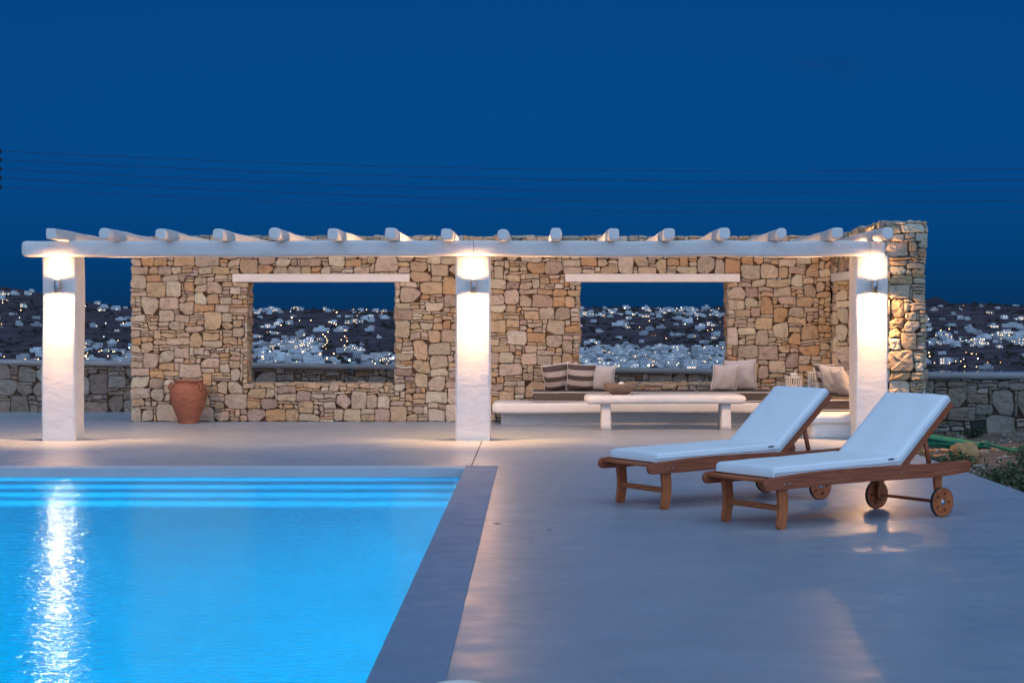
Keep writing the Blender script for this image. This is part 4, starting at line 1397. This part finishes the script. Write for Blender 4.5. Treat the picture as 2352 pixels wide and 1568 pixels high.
def house_mesh(kind, seed, lit):
    rg = random.Random(seed)
    bm = bmesh.new()
    WH, OP, LI, SH = 0, 1, 2, 3
    def openings(x0, x1, y, z0, z1, n, litp):
        for k in range(n):
            cx = x0 + (x1 - x0) * (k + .5) / n + rg.uniform(-.2, .2)
            w = rg.uniform(.8, 1.2); zb = z0 + (.1 if rg.random() < .3 else .9); h = 2.1 if zb - z0 < .5 else 1.2
            mi = LI if rg.random() < litp else (SH if rg.random() < .25 else OP)
            bm_box(bm, cx - w / 2, cx + w / 2, y - .06, y + .3, zb, min(zb + h, z1 - .3), mi)
    def vol(x0, x1, y0, y1, z1, n, storeys=1, litp=.1):
        bm_box(bm, x0, x1, y0, y1, -4.0, z1, WH)
        # parapet round the flat roof
        for (a, b_, c_, d) in ((x0, x1, y0 - .02, y0 + .25), (x0, x1, y1 - .25, y1 + .02), (x0 - .02, x0 + .25, y0 + .26, y1 - .26), (x1 - .25, x1 + .02, y0 + .26, y1 - .26)):
            bm_box(bm, a, b_, c_, d, z1 - .05, z1 + .45, WH)
        for s in range(storeys):
            openings(x0 + .4, x1 - .4, y0, s * 3.1, s * 3.1 + 3.1, n, litp)
        if rg.random() < .5:
            cx = rg.uniform(x0 + .6, x1 - .6); bm_box(bm, cx - .3, cx + .3, y1 - 1.2, y1 - .6, z1, z1 + 1.2, WH)
    lp = .5 if lit else .06
    if kind == "cube":
        vol(-4, 4, -4, 4, 3.6, 3, 1, lp)
        if rg.random() < .6: vol(-6.5, -3.95, -3, 3.5, 2.9, 1, 1, lp)
    elif kind == "two_storey":
        vol(-4.5, 4.5, -4, 4, 6.6, 3, 2, lp)
        vol(4.45, 8.0, -3.2, 3.5, 3.4, 1, 1, lp)
    elif kind == "stepped":
        vol(-7, -1, -4, 4, 3.5, 2, 1, lp); vol(-1.05, 5, -3, 5, 6.4, 2, 2, lp); vol(4.95, 9, -4, 3, 3.0, 2, 1, lp)
        bm_box(bm, -6, 3, -7.5, -4.2, -4, .8, WH)
    elif kind == "long":
        vol(-13, 13, -4, 4, 3.7, 9, 1, lp); vol(-5, 4, -2, 4.5, 6.6, 3, 2, lp)
    elif kind == "terraced":
        vol(-6, 6, -6, 0, 3.2, 4, 1, lp); vol(-4.5, 7, -.05, 5, 6.4, 4, 2, lp); vol(-8.5, -5.95, -2, 4, 4.6, 1, 1, lp)
    elif kind == "porch":
        vol(-6, 1, -3.5, 4, 3.6, 2, 1, lp)
        bm_box(bm, 1, 7.5, -3.5, 4, 3.1, 3.5, WH)
        for x in (1.4, 3.4, 5.4, 7.1): bm_box(bm, x - .25, x + .25, -3.4, -2.9, -3, 3.15, WH)
        bm_box(bm, 1.0, 7.5, 2.5, 4, -3, 3.15, WH)
        bm_box(bm, 2.2, 3.2, 2.3, 2.6, .1, 2.3, LI if lit else OP)
        bm_box(bm, 4.4, 5.6, 2.3, 2.6, .1, 2.3, OP)
    elif kind == "chapel":
        bm_box(bm, -2.2, 2.2, -4, 4, -3, 3.2, WH)
        vs = [bm.verts.new(p) for p in ((-2.2, -4, 3.2), (2.2, -4, 3.2), (0, -4, 5.4), (-2.2, 4, 3.2), (2.2, 4, 3.2), (0, 4, 5.4))]
        for f in ((0, 1, 2), (3, 5, 4), (0, 2, 5, 3), (1, 4, 5, 2)): bm.faces.new([vs[i] for i in f])
        for x in (-.55, .55): bm_box(bm, x - .2, x + .2, -4.05, -3.5, 5.0, 7.0, WH)
        bm_box(bm, -.75, .75, -4.05, -3.5, 7.0, 7.4, WH)
        bm_box(bm, -.5, .5, -4.1, -3.8, 0, 2.1, OP)
        bm_box(bm, 2.2, 6, -2, 3, -3, 2.6, WH)
    elif kind == "arcade":
        bm_box(bm, -19, 19, -2, 5, -3, 4.8, WH)
        for k in range(12):
            x = -17.4 + k * 3.16
            bm_box(bm, x - .85, x + .85, -2.08, -1.5, 0, 3.0, OP)
            bm_box(bm, x - .55, x + .55, -2.08, -1.5, 3.0, 3.5, OP)
        bm_box(bm, -12, 12, 0, 5, 4.8, 6.8, WH)
    elif kind == "hotel":
        vol(-16, -4, -4, 5, 6.6, 4, 2, lp); vol(-4.05, 10, -2.5, 6, 9.4, 5, 3, lp); vol(9.95, 18, -4, 4, 6.4, 3, 2, lp)
        bm_box(bm, -15, 17, -7, -4.1, -5, .6, WH)
    return bm_mesh(bm)
def house_shade(name, use_attr):
    m, nt, b = new_mat(name)
    if use_attr:
        at = nt.nodes.new("ShaderNodeAttribute"); at.attribute_name = "tone"; src = at.outputs["Fac"]
    else:
        at = nt.nodes.new("ShaderNodeObjectInfo"); src = at.outputs["Random"]
    rp = ramp(nt, src, [(0, (.30, .30, .30)), (.5, (.52, .52, .52)), (.93, (.68, .68, .68)), (1.0, (.50, .38, .34))])
    nt.links.new(rp.outputs[0], b.inputs["Base Color"]); b.inputs["Roughness"].default_value = .9; b.inputs["Specular IOR Level"].default_value = .1
    MATS[name] = m
house_shade("house_white", False); house_shade("house_mass", True)
HM = [M["house_white"], M["house_opening"], M["window_lit"], M["house_shutter"]]
PROTO = {}
DESC = {"cube": "cubic white house", "two_storey": "two-storey white house", "stepped": "stepped white house", "long": "long white house",
        "terraced": "terraced white house", "porch": "porched white house", "hotel": "broad white block"}
for kd in ("cube", "two_storey", "stepped", "long", "terraced", "porch", "hotel"):
    for v in range(3):
        for lit in (0, 1):
            me = house_mesh(kd, 100 + v * 7 + len(kd) + lit * 50, lit)
            for mm in HM: me.materials.append(mm)
            PROTO[(kd, v, lit)] = me
for kd in ("chapel", "arcade"):
    me = house_mesh(kd, 5, 0)
    for mm in HM: me.materials.append(mm)
    PROTO[(kd, 0, 0)] = me

placed = []
def free(x, y, r):
    for (a, b_, q) in placed:
        if (a - x) ** 2 + (b_ - y) ** 2 < ((r + q) * .62) ** 2: return False
    return True
RAD = {"cube": 6, "two_storey": 8, "stepped": 9, "long": 14, "terraced": 9, "porch": 8, "chapel": 5, "arcade": 20, "hotel": 18}
def put_house(ax, ay, kd, where, lit=None, scale=1.0, group=None, name="white_house", label=None, force=False):
    Y = depth_at(ax, ay); az = (ax - 1227) / F0
    x = az * Y; z = hill_z(az, Y)
    r = RAD[kd] * scale
    if not force and not free(x, Y, r): return None
    placed.append((x, Y, r))
    if lit is None: lit = 1 if rng.random() < .3 else 0
    key = (kd, rng.randrange(3), lit) if kd not in ("chapel", "arcade") else (kd, 0, 0)
    o = bpy.data.objects.new(name, PROTO[key]); COL.objects.link(o)
    o.location = (x, Y, z + .3); o.rotation_euler = (0, 0, rng.uniform(-.5, .5) - math.atan(az))
    mir = -1 if rng.random() < .5 else 1
    o.scale = (scale * rng.uniform(.85, 1.15), scale, scale * rng.uniform(.9, 1.1))
    tag(o, label or (DESC[kd] + (", lit, " if lit else ", unlit, ") + where), "house", group or where)
    return o

lampmesh = {}
def lamp_mesh(mat, r):
    bm = bmesh.new()
    bmesh.ops.create_icosphere(bm, subdivisions=1, radius=r, matrix=Matrix.Translation((0, 0, 5.5)))
    for f in bm.faces: f.material_index = 1
    bm_box(bm, -.08, .08, -.08, .08, -1.5, 5.5 - r * .8, 0)
    me = bm_mesh(bm); me.materials.append(M["wire_dark"]); me.materials.append(M[mat])
    return me
for k in ("lamp_warm", "lamp_amber", "lamp_cool"):
    for r in (.7, 1.0, 1.6): lampmesh[(k, r)] = lamp_mesh(k, r)
nl = [0]
def put_lamp(ax, ay, where, big=False, mat=None, hidden_label=None):
    Y = depth_at(ax, ay + 4); az = (ax - 1227) / F0
    z = hill_z(az, Y)
    mt = mat or rng.choices(["lamp_warm", "lamp_amber", "lamp_cool"], [.62, .2, .18])[0]
    r = 1.6 if big else rng.choice([.7, .7, 1.0])
    o = bpy.data.objects.new("street_lamp", lampmesh[(mt, r)]); COL.objects.link(o)
    o.location = (az * Y, Y - 9, z)
    cn = {"lamp_warm": "warm", "lamp_amber": "amber", "lamp_cool": "cool white"}[mt]
    sz = "large glaring" if big else ("small" if r < 1 else "bright")
    tag(o, f"{sz} {cn} lamp glowing {where}", "lamp", "lamps " + where)

W_ = {"L0": "on the slope beyond the left column", "L1": "between left column and stone wall", "LW_r": "on the ridge in the left opening",
      "LW_m": "on the bare slope in the left opening", "LW_d": "in the village in the left opening",
      "RW_r": "on the ridge in the right opening", "RW_m": "on the slope in the right opening", "RW_d": "in the town in the right opening",
      "R_u": "high on the slope beyond the wing wall", "R_d": "low on the slope beyond the wing wall"}
# landmarks
put_house(787, 754, "arcade", "", label="long pale arcaded building alone on the slope, seen through the opening by the jar", name="arcaded_house", scale=.85, force=True)
put_house(869, 776, "chapel", "", label="little white chapel with bell gable alone on the dark slope", name="chapel", force=True)
put_house(829, 793, "chapel", "", label="white chapel above the village by the right jamb of the first opening", name="chapel", force=True)
put_house(1543, 771, "chapel", "", label="tall gabled white chapel in the middle of the second opening", name="chapel", scale=1.2, force=True)
put_house(1585, 731, "chapel", "", label="small chapel below the ridge in the second opening", name="chapel", force=True)
put_house(2252, 704, "chapel", "", label="tiny chapel on the ridge right of the wing wall", name="chapel", force=True)
put_house(2205, 712, "chapel", "", label="tiny chapel below a long ridge house right of the wing wall", name="chapel", force=True)
o = put_house(1497, 772, "hotel", "", label="unfinished red brick block on the slope in the second opening", name="brick_building", scale=.45, lit=0, force=True)
o.data = o.data.copy(); o.data.materials[0] = M["house_brick"]
for ax, ay, lb in ((1418, 800, "white round windmill tower above the dense town"), (1465, 813, "white round windmill tower lower down among the town houses")):
    Y = depth_at(ax, ay); az = (ax - 1227) / F0
    e = empty("windmill", (az * Y, Y, hill_z(az, Y))); tag(e, lb, "windmill")
    link("tower", lathe([(3.4, -2), (3.0, 7.5), (3.1, 8.0), (2.9, 8.0)], 18), M["house_white"], e)
    link("cap", lathe([(3.2, 8.0), (1.2, 9.6), (.01, 10.0)], 18, False), M["bark"], e)
    link("door", box_mesh(-.6, .6, -3.4, -3.05, 0, 2.2), M["house_opening"], e)
    placed.append((az * Y, Y, 5))

KINDS = ["cube", "two_storey", "stepped", "long", "terraced", "porch", "hotel"]
def fill(zone, x0, x1, y0, y1, n, wts, scale=(.95, 1.35), litp=.3):
    c_ = 0
    for t in range(n * 6):
        ax, ay = rng.uniform(x0, x1), rng.uniform(y0, y1)
        if ay < crest(ax) + 3: continue
        kd = rng.choices(KINDS, wts)[0]
        if put_house(ax, ay, kd, W_[zone], lit=1 if rng.random() < litp else 0, scale=rng.uniform(*scale)) is not None:
            c_ += 1
            if c_ >= n: break
sparse = [4, 2, 2, 2, 2, 3, .3]
dense = [5, 4, 3, .6, 3, 1, .4]
fill("L0", -8, 97, 664, 700, 7, sparse); fill("L0", -8, 97, 700, 775, 7, sparse); fill("L0", 40, 97, 808, 838, 6, dense)
fill("L1", 196, 304, 698, 716, 6, sparse); fill("L1", 196, 304, 716, 762, 5, sparse); fill("L1", 196, 304, 788, 840, 26, dense)
fill("LW_r", 575, 908, 711, 718, 15, sparse, litp=.4); fill("LW_m", 575, 908, 722, 768, 22, sparse)
fill("LW_d", 588, 752, 774, 806, 34, dense); fill("LW_d", 585, 730, 806, 844, 30, dense); fill("LW_d", 700, 908, 824, 846, 24, dense); fill("LW_d", 780, 905, 800, 822, 7, dense)
fill("RW_r", 1330, 1665, 709, 716, 18, sparse, litp=.4); fill("RW_r", 1330, 1665, 718, 730, 17, [2, 2, 3, 4, 2, 2, .6], litp=.5); fill("RW_m", 1330, 1665, 732, 780, 26, sparse)
fill("RW_d", 1330, 1665, 806, 848, 70, dense, litp=.2); fill("RW_d", 1330, 1665, 784, 806, 18, dense, litp=.25)
fill("R_u", 2126, 2360, 702, 742, 11, sparse); fill("R_d", 2126, 2360, 750, 798, 38, [3, 3, 3, 2, 3, 2, 1.4], scale=(1.0, 1.4)); fill("R_d", 2126, 2360, 805, 850, 5, sparse)
# the rest of the town, past the houses told apart above
V = []; F = []; MI = []; TN = []
def mass(x0, x1, y0, y1, n, rmul=.7):
    c_ = 0
    for t in range(n * 5):
        ax, ay = rng.uniform(x0, x1), rng.uniform(y0, y1)
        if ay < crest(ax) + 4: continue
        Y = depth_at(ax, ay); az = (ax - 1227) / F0; x = az * Y
        if not free(x, Y, 5 * rmul): continue
        placed.append((x, Y, 5 * rmul)); c_ += 1
        z = hill_z(az, Y)
        me = PROTO[(rng.choice(["cube", "two_storey", "terraced", "stepped"]), rng.randrange(3), 1 if rng.random() < .2 else 0)]
        a = rng.uniform(-.6, .6); s = rng.uniform(.7, 1.1)
        Rm = Matrix.Translation((x, Y, z)) @ Matrix.Rotation(a, 4, 'Z') @ Matrix.Scale(s, 4)
        b0 = len(V)
        tv = rng.random()
        for v in me.vertices: V.append(Rm @ v.co); TN.append(tv)
        for p in me.polygons:
            F.append(tuple(i + b0 for i in p.vertices)); MI.append(p.material_index)
        if c_ >= n: break
mass(1330, 1665, 800, 850, 270, .75); mass(590, 740, 780, 848, 34, 1.0); mass(1330, 1665, 708, 730, 14, .9); mass(580, 905, 708, 722, 12, .9); mass(2126, 2360, 752, 800, 16, .9)
mass(904, 1330, 790, 846, 90); mass(300, 582, 790, 846, 60); mass(1665, 2126, 775, 848, 90); mass(2360, 2900, 750, 848, 30); mass(-700, 0, 720, 848, 30)
mass(300, 582, 708, 760, 8); mass(904, 1330, 708, 760, 10); mass(1665, 2126, 706, 760, 10)
tm = mesh_from(V, F)
for mm in [M["house_mass"]] + HM[1:]: tm.materials.append(mm)
tm.attributes.new("tone", 'FLOAT', 'POINT').data.foreach_set("value", TN)
tm.polygons.foreach_set("material_index", MI)
tw = link("town_houses", tm); tag(tw, "mass of tiny white houses crowded together across the bay", "houses", kind="stuff")

# lamps in the town
def lamps(zone, x0, x1, y0, y1, n, **kw):
    for _ in range(int(n * .5 + .5)):
        ax, ay = rng.uniform(x0, x1), rng.uniform(y0, y1)
        if ay < crest(ax) + 2: continue
        put_lamp(ax, ay, W_[zone], big=rng.random() < .05, **kw)
lamps("L0", 0, 96, 664, 760, 10); lamps("L0", 0, 96, 822, 836, 9)
lamps("L1", 196, 303, 700, 765, 10); lamps("L1", 196, 303, 775, 838, 34)
lamps("LW_r", 582, 904, 708, 722, 18); lamps("LW_m", 582, 904, 722, 770, 18); lamps("LW_d", 585, 800, 770, 842, 52); lamps("LW_d", 760, 904, 815, 842, 22)
for (a, b_) in ((743, 770), (748, 775), (751, 780), (753, 785), (752, 790), (748, 794), (743, 798), (757, 741), (762, 742), (768, 745), (773, 747)):
    put_lamp(a, b_, W_["LW_m"], mat="lamp_warm")
put_lamp(605, 822, W_["LW_d"], big=True, mat="lamp_warm"); put_lamp(737, 816, W_["LW_d"], big=True, mat="lamp_warm"); put_lamp(697, 811, W_["LW_d"], big=True, mat="lamp_warm")
lamps("RW_r", 1336, 1660, 706, 726, 26); lamps("RW_m", 1336, 1660, 726, 784, 22); lamps("RW_d", 1336, 1660, 786, 838, 34); lamps("RW_d", 1360, 1655, 838, 844, 12)
lamps("R_u", 2130, 2352, 700, 745, 4); lamps("R_d", 2130, 2352, 745, 800, 26); lamps("R_d", 2130, 2260, 812, 850, 26); lamps("R_d", 2240, 2300, 828, 842, 6)

# trees and scrub on the hillside
def tree_mesh(seed, h, r):
    rg = random.Random(seed)
    V = []; F = []
    for i in range(90):
        d = Vector((rg.gauss(0, 1), rg.gauss(0, 1), rg.gauss(0, .8))).normalized() * (rg.random() ** .4)
        p = Vector((d.x * r, d.y * r, h * .6 + d.z * h * .42)) * (1 + .15 * mnoise.noise(d * 2 + Vector((seed, 0, 0))))
        s = rg.uniform(.35, .7) * r * .5
        a = Vector((rg.gauss(0, 1), rg.gauss(0, 1), rg.gauss(0, 1))).normalized(); b_ = a.cross(Vector((rg.gauss(0, 1), rg.gauss(0, 1), rg.gauss(0, 1)))).normalized()
        c0 = len(V)
        V.extend([p - a * s, p + b_ * s * .7, p + a * s, p - b_ * s * .7]); F.append((c0, c0 + 1, c0 + 2, c0 + 3))
    return mesh_from(V, F)
TP = []
for k in range(4):
    TP.append((tree_mesh(k, 6 + k * .8, 3.0 + .4 * k), loft((0, 0, -1), (0, 0, 4), superell(.5, .5, 2, 6), n=2, taper=(1, .6))))
def put_tree(ax, ay, where, s):
    Y = depth_at(ax, ay); az = (ax - 1227) / F0
    e = empty("tree", (az * Y, Y - 3, hill_z(az, Y))); e.scale = (s, s, s)
    k = rng.randrange(4)
    c_ = link("crown", TP[k][0], M["leaf_dark"], e); link("trunk", TP[k][1], M["bark"], e)
    tag(e, "dark bushy tree standing " + where, "tree", "trees " + where)
for zone, x0, x1, y0, y1, n in (("L1", 200, 300, 706, 830, 8), ("LW_r", 585, 900, 711, 716, 7), ("LW_d", 585, 900, 780, 840, 12), ("RW_r", 1340, 1655, 706, 722, 9), ("RW_d", 1340, 1655, 780, 842, 16), ("R_d", 2130, 2352, 745, 840, 12)):
    for _ in range(n):
        ax = rng.uniform(x0, x1); ay = max(rng.uniform(y0, y1), crest(ax) + 3)
        put_tree(ax, ay, W_[zone], rng.uniform(.6, 1.25))
V = []; F = []
for _ in range(7000):
    az = rng.uniform(-.42, .42); Y = rng.uniform(Y0H, Y1H)
    dn = mnoise.noise(Vector((az * 30, Y * .006, 3)))
    if dn < rng.uniform(-.25, .35): continue
    z = hill_z(az, Y); s = rng.uniform(2.0, 5.5); x = az * Y
    b0 = len(V); ph = rng.random() * 6
    for k in range(6):
        a = ph + k * math.pi / 3
        V.append((x + s * 1.6 * rng.uniform(.7, 1.3) * math.cos(a), Y + s * rng.uniform(.7, 1.3) * math.sin(a), z - .3))
    for k in range(6):
        a = ph + k * math.pi / 3 + .4
        V.append((x + s * .9 * rng.uniform(.5, 1.2) * math.cos(a), Y + s * .6 * math.sin(a), z + s * rng.uniform(.5, 1.0)))
    V.append((x, Y, z + s * rng.uniform(.8, 1.15)))
    for k in range(6):
        j = (k + 1) % 6
        F.append((b0 + k, b0 + j, b0 + 6 + j, b0 + 6 + k)); F.append((b0 + 6 + k, b0 + 6 + j, b0 + 12))
sb = link("hillside_scrub", mesh_from(V, F), M["scrub"]); tag(sb, "dark scrub patches growing over the far hillside", "scrub", kind="stuff")

# things that would share a label are told apart by their place in the row
ORD = ["first", "second", "third", "fourth", "fifth", "sixth", "seventh", "eighth", "ninth", "tenth", "eleventh", "twelfth", "thirteenth", "fourteenth", "fifteenth",
       "sixteenth", "seventeenth", "eighteenth", "nineteenth", "twentieth"] + ["twenty-" + q for q in ("first", "second", "third", "fourth", "fifth", "sixth", "seventh", "eighth", "ninth")] + ["thirtieth", "thirty-first", "thirty-second"]
bpy.context.view_layer.update()
byl = {}
for o in bpy.data.objects:
    if o.parent is None and "label" in o.keys() and o.get("category") in ("house", "lamp", "tree"):
        byl.setdefault(o["label"], []).append(o)
for lb, os_ in byl.items():
    if 1 < len(os_) <= len(ORD):
        os_.sort(key=lambda q: q.location.x / q.location.y)
        for i, o in enumerate(os_):
            o["label"] = lb + ", " + ORD[i] + " from left"
